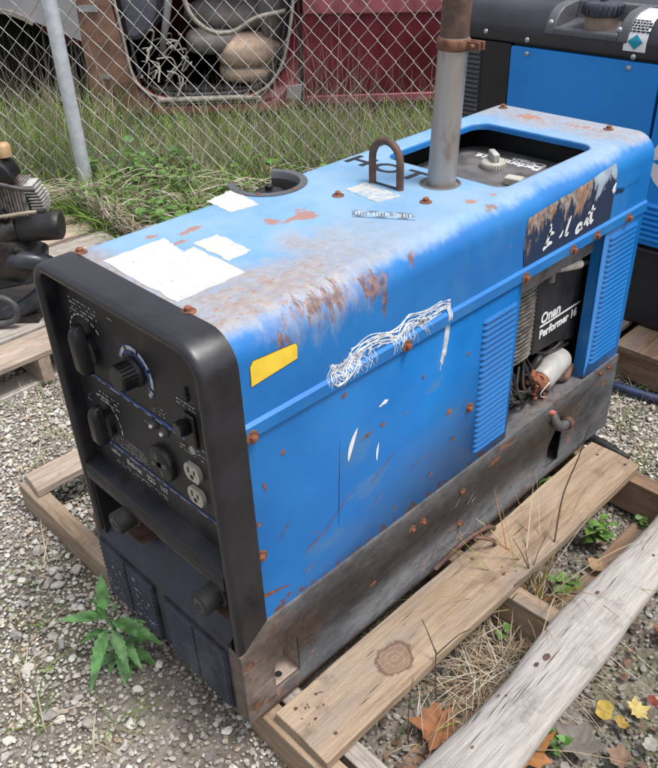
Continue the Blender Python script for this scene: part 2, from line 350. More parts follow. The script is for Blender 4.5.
# ------------------------------------------------------------------ mesh building
class MB:
    def __init__(s): s.v = []; s.f = []; s.mi = []; s.sm = []
    def add(s, vs, fs, mi=0, smooth=False):
        b = len(s.v); s.v += [tuple(p) for p in vs]
        for f in fs: s.f.append(tuple(b+i for i in f)); s.mi.append(mi); s.sm.append(smooth)
    def box(s, x0, x1, y0, y1, z0, z1, mi=0, M4=None):
        vs = [Vector((x, y, z)) for x in (x0, x1) for y in (y0, y1) for z in (z0, z1)]
        if M4: vs = [M4 @ p for p in vs]
        s.add(vs, [(0,1,3,2),(4,6,7,5),(0,4,5,1),(2,3,7,6),(0,2,6,4),(1,5,7,3)], mi)
    def prism(s, poly, a0, a1, axis='z', mi=0, smooth=False):
        n = len(poly)
        def P(p, a): return {'z': (p[0], p[1], a), 'y': (p[0], a, p[1]), 'x': (a, p[0], p[1])}[axis]
        vs = [P(p, a0) for p in poly] + [P(p, a1) for p in poly]
        s.add(vs, [tuple(range(n))[::-1], tuple(range(n, 2*n))], mi)
        s.add(vs, [(i, (i+1) % n, n+(i+1) % n, n+i) for i in range(n)], mi, smooth)
    def loops(s, loops, closed=True, mi=0, smooth=True, cap0=False, cap1=False):
        n = len(loops[0]); vs = [p for l in loops for p in l]; fs = []
        for k in range(len(loops)-1):
            for i in range(n if closed else n-1):
                j = (i+1) % n; fs.append((k*n+i, k*n+j, (k+1)*n+j, (k+1)*n+i))
        s.add(vs, fs, mi, smooth)
        if cap0: s.add(loops[0], [tuple(range(n))[::-1]], mi)
        if cap1: s.add(loops[-1], [tuple(range(n))], mi)
    def tube(s, pts, r, seg=8, mi=0, caps=True, smooth=True):
        pts = [Vector(p) for p in pts]; rs = r if isinstance(r, (list, tuple)) else [r]*len(pts)
        up = Vector((0, 0, 1)); d0 = (pts[1]-pts[0]).normalized()
        if abs(d0.dot(up)) > .95: up = Vector((1, 0, 0))
        a = d0.cross(up).normalized(); loops = []
        for i, p in enumerate(pts):
            d = (pts[min(i+1, len(pts)-1)]-pts[max(i-1, 0)]).normalized()
            a = (a - d*a.dot(d)).normalized(); b = d.cross(a)
            loops.append([p + (a*math.cos(2*PI*k/seg)+b*math.sin(2*PI*k/seg))*rs[i] for k in range(seg)])
        s.loops(loops, True, mi, smooth, caps, caps)
    def lathe(s, prof, c, axis='z', seg=24, mi=0, smooth=True, M4=None, a0=0, a1=2*PI):
        full = abs(a1-a0-2*PI) < 1e-6; n = seg if full else seg+1
        loops = []
        for (r, h) in prof:
            lp = []
            for k in range(n):
                t = a0+(a1-a0)*k/seg; u, w = r*math.cos(t), r*math.sin(t)
                p = {'z': (u, w, h), 'y': (u, h, w), 'x': (h, u, w)}[axis]
                p = Vector(p)
                if M4: p = M4 @ p
                lp.append(p+Vector(c))
            loops.append(lp)
        s.loops(loops, full, mi, smooth, full, full)
    def blob(s, f, cu, cv, ru, rv, rot=0, mi=0, n=14, jag=.35):
        pts = []
        for k in range(n):
            a = 2*PI*k/n; q = 1+random.uniform(-jag, jag)
            u, w = ru*q*math.cos(a), rv*q*math.sin(a)
            pts.append(f(cu+u*math.cos(rot)-w*math.sin(rot), cv+u*math.sin(rot)+w*math.cos(rot)))
        s.add(pts, [tuple(range(n))], mi)
    def build(s, name, mat, parent=None, bevel=0, seg=2, angle=35, fix=True):
        me = bpy.data.meshes.new(name)
        off = Vector((0, 0, 0)); p = parent
        while p: off += p.location; p = p.parent
        me.from_pydata([(Vector(v)-off)[:] for v in s.v], [], s.f)
        mats = mat if isinstance(mat, (list, tuple)) else [mat]
        for m in mats: me.materials.append(M[m] if isinstance(m, str) else m)
        me.polygons.foreach_set('material_index', s.mi)
        me.polygons.foreach_set('use_smooth', s.sm if not bevel else [True]*len(s.f))
        if fix:
            bm = bmesh.new(); bm.from_mesh(me)
            bmesh.ops.remove_doubles(bm, verts=bm.verts, dist=1e-5)
            bmesh.ops.recalc_face_normals(bm, faces=bm.faces); bm.to_mesh(me); bm.free()
        me.update()
        o = bpy.data.objects.new(name, me); COL.objects.link(o)
        if parent: o.parent = parent
        if bevel:
            md = o.modifiers.new('b', 'BEVEL'); md.width = bevel; md.segments = seg; md.limit_method = 'ANGLE'; md.angle_limit = math.radians(angle)
            me.set_sharp_from_angle(angle=math.radians(50))
        else:
            try: me.set_sharp_from_angle(angle=math.radians(50))
            except Exception: pass
        return o
def boolean(o, cut_mb, op='DIFFERENCE'):
    c = cut_mb.build('cutter', 'rubber'); c.data.materials.clear()
    for k in range(len(o.data.materials)): c.data.materials.append(o.data.materials[k])
    off = Vector((0, 0, 0)); p = o.parent
    while p: off += p.location; p = p.parent
    md = o.modifiers.new('bool', 'BOOLEAN'); md.operation = op; md.object = c; md.solver = 'EXACT'
    bpy.context.view_layer.update()
    dg = bpy.context.evaluated_depsgraph_get()
    me = bpy.data.meshes.new_from_object(o.evaluated_get(dg))
    o.modifiers.clear(); o.data = me
    bpy.data.objects.remove(c)
def tag(o, label=None, cat=None, group=None, kind=None):
    for k, v in (('label', label), ('category', cat), ('group', group), ('kind', kind)):
        if v: o[k] = v
    return o
def thing(name, label, cat, loc=(0, 0, 0), group=None, rot=0):
    o = bpy.data.objects.new(name, None); COL.objects.link(o); o.location = loc; o.rotation_euler.z = rot
    o.empty_display_size = .05
    bpy.context.view_layer.update()
    return tag(o, label, cat, group)
def copy_tree(o, parent=None, loc=None, rot=None, label=None):
    c = o.copy(); COL.objects.link(c); c.parent = parent
    if loc is not None: c.location = loc
    if rot is not None: c.rotation_euler = rot
    if label: c['label'] = label
    for ch in list(o.children): copy_tree(ch, c)
    return c
def smooth_pts(pts, n=6):
    pts = [Vector(p) for p in pts]; out = []
    P = [pts[0]*2-pts[1]]+pts+[pts[-1]*2-pts[-2]]
    for i in range(1, len(P)-2):
        for k in range(n):
            t = k/n; a, b, c, d = P[i-1:i+3]
            out.append(.5*((2*b)+(c-a)*t+(2*a-5*b+4*c-d)*t*t+(3*b-a-3*c+d)*t**3))
    out.append(pts[-1]); return out
def rrect(x0, x1, z0, z1, r, n=6, r2=None):
    rs = [r]*4 if r2 is None else [r2, r2, r, r]     # bottom-left, bottom-right, top-right, top-left
    cs = [(x0+rs[0], z0+rs[0], PI), (x1-rs[1], z0+rs[1], 1.5*PI), (x1-rs[2], z1-rs[2], 0), (x0+rs[3], z1-rs[3], .5*PI)]
    return [(cx+q*math.cos(a+.5*PI*k/n), cz+q*math.sin(a+.5*PI*k/n)) for (cx, cz, a), q in zip(cs, rs) for k in range(n+1)]
def text(name, s, size, mat, M4, parent, ext=.0004, sx=1., bold=0., shear=0., spacing=1., label=None):
    cu = bpy.data.curves.new(name, 'FONT'); cu.body = s; cu.size = size; cu.extrude = ext; cu.offset = bold; cu.shear = shear
    cu.space_character = spacing; cu.resolution_u = 3
    t = bpy.data.objects.new('tmp', cu); COL.objects.link(t)
    bpy.context.view_layer.update()
    me = bpy.data.meshes.new_from_object(t.evaluated_get(bpy.context.evaluated_depsgraph_get()))
    bpy.data.objects.remove(t)
    off = Vector((0, 0, 0)); p = parent
    while p: off += p.location; p = p.parent
    me.transform(Matrix.Translation(-off) @ M4 @ Matrix.Diagonal((sx, 1, 1, 1)))
    me.materials.clear(); me.materials.append(M[mat])
    o = bpy.data.objects.new(name, me); COL.objects.link(o); o.parent = parent
    if label: o['label'] = label
    return o
def frame(origin, xdir, ydir):
    x = Vector(xdir).normalized(); y = Vector(ydir).normalized(); z = x.cross(y)
    m = Matrix((x, y, z)).transposed().to_4x4(); m.translation = Vector(origin); return m
def np_mesh(name, V, F, mat, col=None, smooth=False):
    me = bpy.data.meshes.new(name); k = F.shape[1]
    me.vertices.add(len(V)); me.vertices.foreach_set('co', V.astype(np.float32).ravel())
    me.loops.add(F.size); me.loops.foreach_set('vertex_index', F.astype(np.int32).ravel())
    me.polygons.add(len(F)); me.polygons.foreach_set('loop_start', np.arange(0, F.size, k, dtype=np.int32))
    me.polygons.foreach_set('use_smooth', np.full(len(F), smooth))
    me.materials.append(M[mat])
    if col is not None:
        a = me.attributes.new('col', 'FLOAT_COLOR', 'POINT')
        a.data.foreach_set('color', np.c_[col, np.ones(len(col))].astype(np.float32).ravel())
    me.update(); me.validate()
    o = bpy.data.objects.new(name, me); COL.objects.link(o); return o

# camera first (also used to thin out what lies far outside the view)
CP = np.array([1.11526237, -0.44373324, 1.19682608])
R_ = np.array([0.70256983, 0.71084877, -0.03301009]); U_ = np.array([-0.37034773, 0.40485729, 0.83602221]); F_ = np.array([-0.60764973, 0.57513877, -0.54770175])
cd = bpy.data.cameras.new('camera'); cam = bpy.data.objects.new('camera', cd); COL.objects.link(cam)
mm = Matrix((Vector(R_), Vector(U_), Vector(-F_))).transposed().to_4x4(); mm.translation = Vector(CP); cam.matrix_world = mm
cd.sensor_fit = 'HORIZONTAL'; cd.sensor_width = 36; cd.lens = 802.25/658*36; cd.clip_start = .02; cd.clip_end = 500
S.camera = cam
def near_view(P, marg=1.25):
    d = P-CP; z = d@F_; x = (d@R_)/z*802/329; y = (d@U_)/z*802/384
    return (z > .1) & (abs(x) < marg) & (abs(y) < marg)

# ------------------------------------------------------------------ the welder in front
G = thing('engine_welder', 'worn blue engine-driven welder with black control panel, rusty roof and upright exhaust pipe', 'welder')
R = .046
def profile(d, zlow):       # hood outline, d = inset
    w0, w1, top = .004+d, W-.004-d, H-d; r = R-d
    pts = [(W+.0015-d, zlow), (W+.0015-d, .5745), (w1, .5785)]
    pts += [(w1-r+r*math.cos(a*PI/2/8), top-r+r*math.sin(a*PI/2/8)) for a in range(9)]
    pts += [(w0+r-r*math.sin(a*PI/2/8), top-r+r*math.cos(a*PI/2/8)) for a in range(9)]
    pts += [(w0, .5785), (d-.0015, .5745), (d-.0015, zlow)]
    return pts
hb = MB()
o_, i_ = profile(0, .556), profile(.003, .556)
ring = o_+i_[::-1]; n = len(ring)
ys = [.054, L]
vs = [(x, y, z) for y in ys for (x, z) in ring]
m_ = len(o_)
fs = [(i, (i+1) % n, n+(i+1) % n, n+i) for i in range(n)]
fs += [(i, n-1-i, n-2-i, i+1) for i in range(m_-1)] + [(n+i+1, 2*n-2-i, 2*n-1-i, n+i) for i in range(m_-1)]
hb.add(vs, fs, 0, True)
hood = hb.build('hood', 'hood', G)
# roof window with a tab at its near right corner
def window_poly(off):
    x0, x1, y0, y1, r = .088-off, .362+off, .697-off, 1.005+off, .032+off
    pts = []
    for cx, cy, a in ((x1-r, y1-r, 0), (x0+r, y1-r, .5*PI), (x0+r, y0+r, PI)):
        pts += [(cx+r*math.cos(a+.5*PI*k/6), cy+r*math.sin(a+.5*PI*k/6)) for k in range(7)]
    r3 = .020+off*.6
    pts += [(x1-r3+r3*math.cos(1.5*PI+.5*PI*k/6), y0+r3+r3*math.sin(1.5*PI+.5*PI*k/6)) for k in range(7)]
    return pts
WP = window_poly(.005)
c = MB(); c.prism(WP, .68, .74); boolean(hood, c)
c = MB(); c.prism([(.266+.035*math.cos(a*PI/16), .648+.033*math.sin(a*PI/16)) for a in range(32)], .68, .74); boolean(hood, c)
c = MB(); c.prism([(.03+.066*math.cos(a*PI/16), .452+.064*math.sin(a*PI/16)) for a in range(32)], .66, .74)
boolean(hood, c)
c = MB(); c.box(-.02, .03, .392, .512, .645, .73); boolean(hood, c)
hood.data.polygons.foreach_set('use_smooth', [True]*len(hood.data.polygons)); hood.data.set_sharp_from_angle(angle=math.radians(30))
# rolled lip of the window
lp = MB()
W0 = window_poly(0)
def lerp2(a, b, t): return [(p[0]+(q[0]-p[0])*t, p[1]+(q[1]-p[1])*t) for p, q in zip(a, b)]
ls = []
for k in range(5):
    a = k/4*PI/2
    ls.append([(x, y, H-.006*(1-math.cos(a))+.0004) for x, y in lerp2(WP, W0, math.sin(a))])
ls.append([(x, y, H-.013) for x, y in W0])
lp.loops(ls, True, 0, True)
lp.build('window_lip', 'hood', hood)

# side panel (right): with opening and pressed louvers
sb = MB(); X1 = W-.003
sb.box(X1-.003, X1, .052, L-.002, ZB-.01, .5555)
side = sb.build('side_panel', ['side', 'bright_rust', 'white_clean', 'lettering_dark'], G)
c = MB(); c.prism([(.703, .228), (.999, .228), (.992, .60), (.700, .60)], X1-.02, X1+.02, 'x'); boolean(side, c)
c = MB(); c.box(X1-.02, X1+.02, .70, .998, .19, .235); boolean(side, c)
me = side.data
lv = MB()
def louvers(y0, y1, z0, z1, n, skew=0):
    for k in range(n):
        zc = z0+(z1-z0)*(k+.5)/n; hgt = (z1-z0)/n
        prof = [(0, hgt*.40), (.0012, hgt*.30), (.0046, -.02*hgt), (.0050, -.12*hgt), (.0040, -.20*hgt), (0, -.22*hgt)]
        secs = []
        for (y, sc) in ((y0, .0), (y0+.004, .75), (y0+.010, 1), (y1-.010, 1), (y1-.004, .75), (y1, .0)):
            secs.append([(X1+.0002+px*sc, y, zc+pz*(1 if sc else .8)) for px, pz in prof])
        lv.loops(secs, False, 0, True)
louvers(.588, .694, .225, .520, 24); lv.build('louvers', 'side', side); lv = MB()
louvers(1.012, 1.128, .232, .540, 26); lv.build('louvers', 'side', side)
# the flanges of the opening
for q in ((X1-.028, X1-.0035, .998, 1.003, ZB, .555), (X1-.02, X1-.0035, .697, .7005, ZB, .555)):
    fl = MB(); fl.box(*q); fl.build('opening_flange', 'side', side)
# chips and scratches lying on the panel
ck = MB(); fx = lambda y, z: (X1+.0006, y, z)
fh = lambda y, z: (W-.0035, y, z)
def seg(y0, z0, y1, z1, w, mi=0):
    n = 7; a = []; b = []; d = Vector((y1-y0, z1-z0)).normalized(); p = Vector((-d.y, d.x))
    for k in range(n+1):
        t = k/n; ww = w*(.25+math.sin(PI*t))*random.uniform(.5, 1.2)*.5
        q = Vector((y0+(y1-y0)*t, z0+(z1-z0)*t))+p*random.uniform(-.3, .3)*w
        a.append(fx(*(q+p*ww))); b.append(fx(*(q-p*ww)))
    ck.add(a+b, [(k, k+1, n+2+k, n+1+k) for k in range(n)], mi)
for s_ in ((.150, .285, .207, .305, .004), (.047, .262, .113, .240, .006), (.19, .30, .26, .345, .002), (.30, .33, .36, .365, .0025),
           (.10, .345, .125, .37, .002), (.40, .30, .46, .31, .002), (.33, .30, .30, .27, .0015), (.08, .47, .085, .45, .004), (.28, .432, .305, .437, .006), (.14, .24, .17, .25, .003)):
    seg(*s_, mi=0)
seg(.233, .462, .224, .285, .0010, 2)
for cu, cv, ru, rv in ((.504, .372, .008, .006), (.33, .437, .005, .004), (.43, .48, .004, .003), (.52, .30, .005, .004), (.12, .50, .004, .005), (.55, .47, .005, .003),
                       (.065, .40, .003, .006), (.245, .535, .006, .003), (.385, .43, .003, .002), (.46, .255, .006, .003), (.36, .24, .004, .003)):
    ck.blob(fx, cu, cv, ru, rv, .4, 0)
def sliver(y0, z0, y1, z1, w):
    n = 8; d = Vector((y1-y0, z1-z0)); p = Vector((-d.y, d.x)).normalized()
    a = [fx(*(Vector((y0, z0))+d*t/n+p*w*.9*math.sin(PI*t/n)**.7)) for t in range(n+1)]
    b = [fx(*(Vector((y0, z0))+d*t/n-p*w*.1*math.sin(PI*t/n))) for t in range(1, n)]
    ck.add(a+b[::-1], [tuple(range(len(a+b)))], 1)
sliver(.250, .406, .273, .462, .010); sliver(.316, .370, .321, .406, .005); ck.blob(fx, .333, .478, .010, .004, .2, 1)
ck.build('paint_chips', ['bright_rust', 'white_clean', 'lettering_dark'], side, fix=False)
# left side, rear wall
lb = MB(); lb.box(.002, .005, .052, L-.002, ZB-.01, .5555); lb.build('side_panel', 'side', G)
rb = MB(); rb.prism(rrect(.008, W-.008, ZB-.02, H-.006, R, 6, .002), L-.012, L-.009, 'y'); rb.build('rear_panel', 'side', G)
# emblem band on the hood's side: dark decal, torn, wraps onto the bend
def surf(y, s, e=.0008):            # s = height if the side were unrolled upward
    z0 = H-R; w1 = W-.004
    if s <= z0: return (w1+e, y, s)
    a = min((s-z0)/R, PI/2); return (w1-R+(R+e)*math.cos(a), y, z0+(R+e)*math.sin(a))
k = NT('dark_emblem_decal', .45)
x, y, z = k.xyz()
a = k.noise(30, 6, vec=k.map(scale=(1, 1, .4)), rough=.75)
edge = k.math('SUBTRACT', z, k.math('ADD', .625, k.math('MULTIPLY', k.math('SUBTRACT', y, .70), .09)))
lost = k.ss(k.math('ADD', k.math('MULTIPLY', edge, 7.5), k.math('MULTIPLY', k.math('SUBTRACT', a, .5), 1.9)), .02, .16)
right = k.ss(y, .90, .925)
gone = k.mix(k.ss(k.noise(60, 5, rough=.7), .4, .6), (.17, .12, .09), (.34, .30, .27))
gone = k.mix(k.math('MULTIPLY', k.ss(k.noise(34, 5, vec=k.map(scale=(1, 1, .35)), rough=.7), .52, .6), .8), gone, (.32, .15, .07))
gone = k.mix(right, gone, k.mix(k.ss(k.noise(14, 4), .4, .6), (.33, .40, .46), (.22, .27, .33)))
c_ = k.mix(k.ss(y, .72, .98), (.012, .028, .07), (.02, .028, .055))
c_ = k.mix(lost, c_, gone); k.col(c_); M['emblem'] = k.m
dm = MB(); rows = []
for sI in range(13):
    t = sI/12; row = []
    for yI in range(21):
        u = yI/20; y = .700+.300*u-.006*math.sin(PI*t)*(1-u)
        s0 = .5805; s1 = .672+.020*u+.0015*math.sin(9*u)+random.uniform(-.0012, .0012)
        row.append(surf(y, s0+(s1-s0)*t))
    rows.append(row)
dm.loops(rows, False, 0, True); dm.build('emblem_band', 'emblem', hood)
# remains of the name script: "E", part of "l", "at" in brush lettering
sx = MB()
def stroke(pts, w, f=None, mi=0):
    if f is None and max(p[0] for p in pts) < .985: pts = [(.757+(p[0]-.757)*.80, .600+(p[1]-.600)*.82) for p in pts]
    f = f or (lambda y, z: surf(y, z, .0016)); P = [Vector((p[0], p[1])) for p in pts]
    P3 = [Vector((p.x, p.y, 0)) for p in P]; P3 = smooth_pts(P3, 5) if len(P3) > 2 else P3
    A, B = [], []
    for i, p in enumerate(P3):
        d = (P3[min(i+1, len(P3)-1)]-P3[max(i-1, 0)]).normalized(); q = Vector((-d.y, d.x, 0))
        t = i/(len(P3)-1); ww = w*1.3*(.5+.65*math.sin(PI*min(1, t*.9+.1)))
        A.append(f(*(p+q*ww)[:2])); B.append(f(*(p-q*ww)[:2]))
    n = len(A); sx.add(A+B, [(i, i+1, n+i+1, n+i) for i in range(n-1)], mi)
stroke([(.757, .594), (.775, .602), (.793, .601)], .0032)
stroke([(.766, .600), (.776, .620), (.784, .640)], .0026)
stroke([(.770, .620), (.783, .625), (.797, .622)], .0028)
stroke([(.778, .643), (.782, .648)], .003)
stroke([(.822, .603), (.830, .607), (.836, .617)], .002)
stroke([(.848, .602), (.855, .622), (.865, .642)], .0028)
stroke([(.846, .603), (.856, .600), (.862, .604)], .0022)
stroke([(.915, .612), (.902, .606), (.898, .594), (.908, .592), (.918, .602)], .003)
stroke([(.918, .612), (.917, .597), (.925, .595)], .0026)
stroke([(.930, .600), (.941, .612), (.946, .598), (.952, .597)], .0028)
stroke([(.962, .640), (.958, .615), (.962, .598), (.972, .602)], .0032)
stroke([(.943, .625), (.975, .628)], .0026)
sx.build('script_lettering', 'white_clean', hood, fix=False)
sx = MB()
stroke([(.990, .640), (.996, .648), (1.000, .655)], .0034, mi=1); stroke([(.992, .637), (1.002, .640)], .003, mi=1)
for i, y in enumerate((1.006, 1.013, 1.02, 1.026, 1.034)):
    stroke([(y, .630-.001*i), (y+.003, .636-.001*i), (y+.004, .642-.0015*i)], .0014)
for i in range(6): stroke([(1.048+.009*i, .630), (1.052+.009*i, .637)], .0007)
sx.build('worn_print', ['lettering_dark', 'white_clean'], hood, fix=False)
simple('olive_line', (.20, .15, .03), .5, bump=0)
# yellow warning label
def flat(name, poly, mat, f, parent, th=0, mats=None):
    b = MB(); b.add([f(*p) for p in poly], [tuple(range(len(poly)))]); return b.build(name, mats or mat, parent, fix=False)
flat('yellow_label_border', [(.0772, .630), (.0782, .6605), (.0835, .668), (.1575, .663), (.161, .6565), (.1593, .637)], 'olive_line', lambda y, z: surf(y, z, .0007), hood)
flat('yellow_label', [(.078, .631), (.079, .660), (.084, .667), (.157, .662), (.160, .656), (.1585, .638)], 'yellow_label', lambda y, z: surf(y, z, .0012), hood)
simple('tape_white', (.62, .64, .66), .7, var=.25, scale=90, bump=.2, dirt=(.35, .42, .5))
# tape residue: a tangle of white threads
tp = MB(); rr = random.Random(3)
def thread(pts, r, f):
    P = smooth_pts([Vector((0, a, b)) for a, b in pts], 4)
    tp.tube([Vector(f(p.y, p.z)) for p in P], r, 4, 0, False)
def sidef(y, z):
    if z > .579: return (W-.004+.0002, y, z)
    if z > .5745: return (W-.004+.0055*(.579-z)/.0045+.0003, y, z)
    if z > .556: return (W+.0017, y, z)
    return (W-.0028, y, z)
path = [(.222, .583), (.243, .572), (.262, .590), (.300, .598), (.338, .590), (.366, .588), (.390, .600), (.430, .590), (.470, .592), (.490, .590)]
for i in range(20):
    j = rr.uniform(-.013, .013)
    if i > 13: continue
    a0 = rr.choice([0, 0, 0, 1, 2, 3, 4, 5]); a1 = rr.choice([9, 9, 9, 8, 7, 6, 5])
    if a1-a0 < 3: a0 = 0
    thread([(p[0], p[1]+j*(1 if 0 < q < 9 else .4)+rr.uniform(-.006, .006)) for q, p in enumerate(path)][a0:a1+1], rr.uniform(.0003, .0008), sidef)
for i in range(95):
    y0 = rr.choice([rr.uniform(.225, .31), rr.uniform(.345, .44), rr.uniform(.225, .30)]); z0 = .588+rr.uniform(-.006, .010)
    ln = rr.uniform(.010, .035); th = rr.uniform(-.022, .022)
    thread([(y0, z0), (y0+th*.5+rr.uniform(-.004, .004), z0-ln*.5), (y0+th, z0-ln)], rr.uniform(.0003, .0007), sidef)
for i in range(12):
    y0 = .489+rr.uniform(-.005, .004)
    thread([(y0, .592), (y0-.001+rr.uniform(-.002, .002), .555), (y0-.005+rr.uniform(-.004, .004), .52), (y0-.010+rr.uniform(-.004, .004), .480+rr.uniform(-.01, .02))], rr.uniform(.0004, .0009), sidef)
for i in range(10):
    thread([(.222, .585), (.219, .572), (.230, .561+rr.uniform(-.003, .003)), (.252, .565), (.268, .576)], rr.uniform(.0003, .0008), lambda y, z: (sidef(y, z)[0]+.0006, y+rr.uniform(-.0008, .0008), z))
for i in range(46):
    t_ = rr.random(); y0 = .225+.265*t_; z0 = .592+.008*math.sin(t_*7)+rr.uniform(-.010, .007)
    if .556 < z0 < .582: z0 = .586
    random.seed(i); tp.blob(lambda u, v: surf(u, v, .0005), y0, z0, rr.uniform(.003, .009), rr.uniform(.001, .003), rr.uniform(-.5, .9), 1, 16, .55)
random.seed(77)
tp.build('tape_residue', ['tape_white', 'tape_white'], hood, fix=False)
# labels on the roof
def torn(poly, amp, n=9):
    out = []
    for i in range(len(poly)):
        a, b = Vector(poly[i]), Vector(poly[(i+1) % len(poly)])
        for k in range(n):
            p = a+(b-a)*k/n; q = random.uniform(-amp, amp)*(1 if k else .2); d = (b-a).normalized()
            out.append((p.x-d.y*q, p.y+d.x*q))
    return out
rf = lambda x, y: (x, y, H+.0007)
for nm, poly, mt in (('paper_label', [(.100, .070), (.098, .180), (.165, .168), (.160, .190), (.290, .184), (.291, .066)], 'paper'),
                     ('paper_label', [(.150, .197), (.150, .243), (.237, .240), (.241, .193)], 'paper'),
                     ('paper_label', [(.020, .322), (.008, .388), (.101, .371), (.094, .317)], 'paper'),
                     ('torn_label', [(.160, .517), (.165, .566), (.256, .556), (.247, .505)], 'paper_torn')):
    b = MB(); p = torn(poly, .0022); b.add([rf(*q) for q in p]+[(q[0], q[1], H-.0002) for q in p], [tuple(range(len(p)))]+[(i, (i+1) % len(p), len(p)+(i+1) % len(p), len(p)+i) for i in range(len(p))])
    b.build(nm, mt, hood, fix=False)
# stencilled word HOT, worn serial plate print
text('hot_stencil', 'HOT', .062, 'lettering_dark', frame((.045, .628, H+.0006), (1, 0, 0), (0, 1, 0)), hood, .0002, sx=1.28, shear=.0, spacing=1.15, bold=.0014)
sp = MB(); sp.add([rf(.258, .433), rf(.238, .455), rf(.325, .509), rf(.345, .487)], [(0, 1, 2, 3)])
k = NT('worn_plate', .5); k.col(k.mix(k.ss(k.noise(60, 4), .35, .6), (.22, .36, .5), (.08, .13, .2))); M['worn_plate'] = k.m
sp.build('rating_plate', 'worn_plate', hood, fix=False)
sp = MB(); ux = Vector((.087, .054, 0)); uy = Vector((-.020, .022, 0)); o0 = Vector((.258, .433, H+.0012))
for i in range(19):
    a = .05+.048*i; b_ = a+random.uniform(.015, .034)
    if i % 7 == 5: continue
    q = [o0+ux*a+uy*.2, o0+ux*b_+uy*.2, o0+ux*b_+uy*.8, o0+ux*a+uy*.8]; sp.add(q, [(0, 1, 2, 3)])
sp.build('rating_print', 'white_print', hood, fix=False)

# bolts: one flanged hex bolt, copied
def bolt_mesh():
    b = MB()
    b.lathe([(.0105, 0), (.0105, .0012), (.0085, .0022), (.006, .0026)], (0, 0, 0), seg=20, mi=1)
    b.prism([(.0056*math.cos(a*PI/3), .0056*math.sin(a*PI/3)) for a in range(6)], .002, .0072, 'z', 0)
    b.lathe([(.0050, .0072), (.0042, .0080), (.0, .0081)], (0, 0, 0), seg=12, mi=0)
    return b
bp = bolt_mesh().build('bolt', ['bright_rust', 'rust_steel'], hood)
spots = [((.047, .064, H), 0), ((.325, .060, H), 0), ((.173, .487, H), 0), ((.306, .560, H), 0), ((.061, 1.128, H), 0), ((.326, 1.120, H), 0),
         ((W+.0015, .067, .559), 1), ((W+.0015, .380, .563), 1), ((W+.0015, .702, .562), 1), ((W+.0015, 1.071, .563), 1), ((W+.0015, .86, .563), 1), ((W+.0015, .945, .565), 1)]
spots2 = [((X1, .057+.006, .340), side), ((X1, .564, .349), side), ((X1, .515, .372), None)]
for i, (p, s_) in enumerate(spots):
    o = bp if i == 0 else bp.copy()
    if i: COL.objects.link(o); o.parent = hood
    o.location = p; o.rotation_euler = (random.uniform(0, .05), PI/2*s_+random.uniform(-.03, .03), random.random()*3 if not s_ else 0)
for p, par in spots2[:2]:
    o = bp.copy(); COL.objects.link(o); o.parent = side; o.location = p; o.rotation_euler = (.3, PI/2, 0)

# lifting eye
le = MB(); cx, cy = .203, .576
arc = [(cx-.032, cy, H-.03), (cx-.032, cy, H+.045)]+[(cx-.032*math.cos(a*PI/12), cy, H+.045+.034*math.sin(a*PI/12)) for a in range(1, 12)]+[(cx+.032, cy, H+.045), (cx+.032, cy, H-.03)]
le.tube(arc, .0068, 12); le.build('lifting_eye', 'brown_steel', G)
gm = MB(); gm.box(.172, .236, .573, .579, H+.0002, H+.0018); gm.build('lifting_eye_slot', 'lettering_dark', hood)
# exhaust stack
ex = MB()
def px(t): return (.262+.028*t, .648+.016*t, .60+.75*t)
ex.tube([px(0), px(.15), px(.3), px(.472)], [.0250, .0250, .0245, .0245], 28, 0)
exo = ex.build('exhaust_stack', 'pipe', G)
b = MB(); b.tube([px(.455), px(.53), px(.62), px(.80)], [.0235, .0235, .023, .023], 24); b.build('upper_pipe', 'brown_steel', exo)
b = MB(); q0, q1, q2, q3 = px(.446), px(.451), px(.465), px(.470)
b.tube([q0, q1, q2, q3], [.0262, .0282, .0282, .0262], 24)
for yo in (.0, .012): b.box(.290, .326, .653+yo, .658+yo, .60+.75*.449, .60+.75*.467, 0, None)
b.tube([(.315, .646, .944), (.315, .677, .944)], .0035, 8)
clo = b.build('clamp', 'rust_steel', exo, bevel=.0015)
b = MB(); b.lathe([(.037, H-.002), (.037, H+.0010), (.034, H+.0016), (.031, H-.004)], (.266, .648, 0), seg=32); b.build('pipe_collar', 'engine_grey', hood)
b = MB(); b.lathe([(.034, H-.005), (.0258, H-.006)], (.266, .648, 0), seg=32); b.build('heat_shield', 'recess_black', hood)
# fuel filler cup in the notch
b = MB(); fc = (.03, .452)
a0, a1 = -.74*PI, .74*PI
prof = [(.072, H+.0006), (.0715, H+.0022), (.0585, H+.0022), (.0565, H-.001), (.054, H-.062), (.0, H-.066)]
b.lathe(prof, (fc[0], fc[1], 0), seg=40, a0=a0, a1=a1); fo = b.build('filler_recess', 'recess_grey', G)
b = MB(); b.lathe([(.0575, H-.0012), (.0565, H-.0030), (.0535, H-.061), (.0, H-.0635)], (fc[0], fc[1], 0), seg=40, a0=a0, a1=a1); b.build('filler_cup', 'black_panel', fo)
b = MB(); b.lathe([(.027, H-.035), (.029, H-.030), (.029, H-.014), (.026, H-.009), (.012, H-.006), (.0, H-.006)], (.045, .441, 0), seg=24)
b.lathe([(.007, H-.007), (.007, H+.002), (.004, H+.004), (0, H+.004)], (.045, .441, 0), seg=14); b.build('filler_cap', 'knob_black', fo)
b = MB(); b.lathe([(.020, H-.066), (.020, H-.03)], (.045, .441, 0), seg=16); b.build('filler_neck', 'black_panel', fo)
for (u, w) in ((.095, .455), (.066, .398)):
    o = bp.copy(); COL.objects.link(o); o.parent = hood; o.location = (u, w, H+.002); o.scale = (.42, .42, .4); o.rotation_euler = (0, 0, 0)

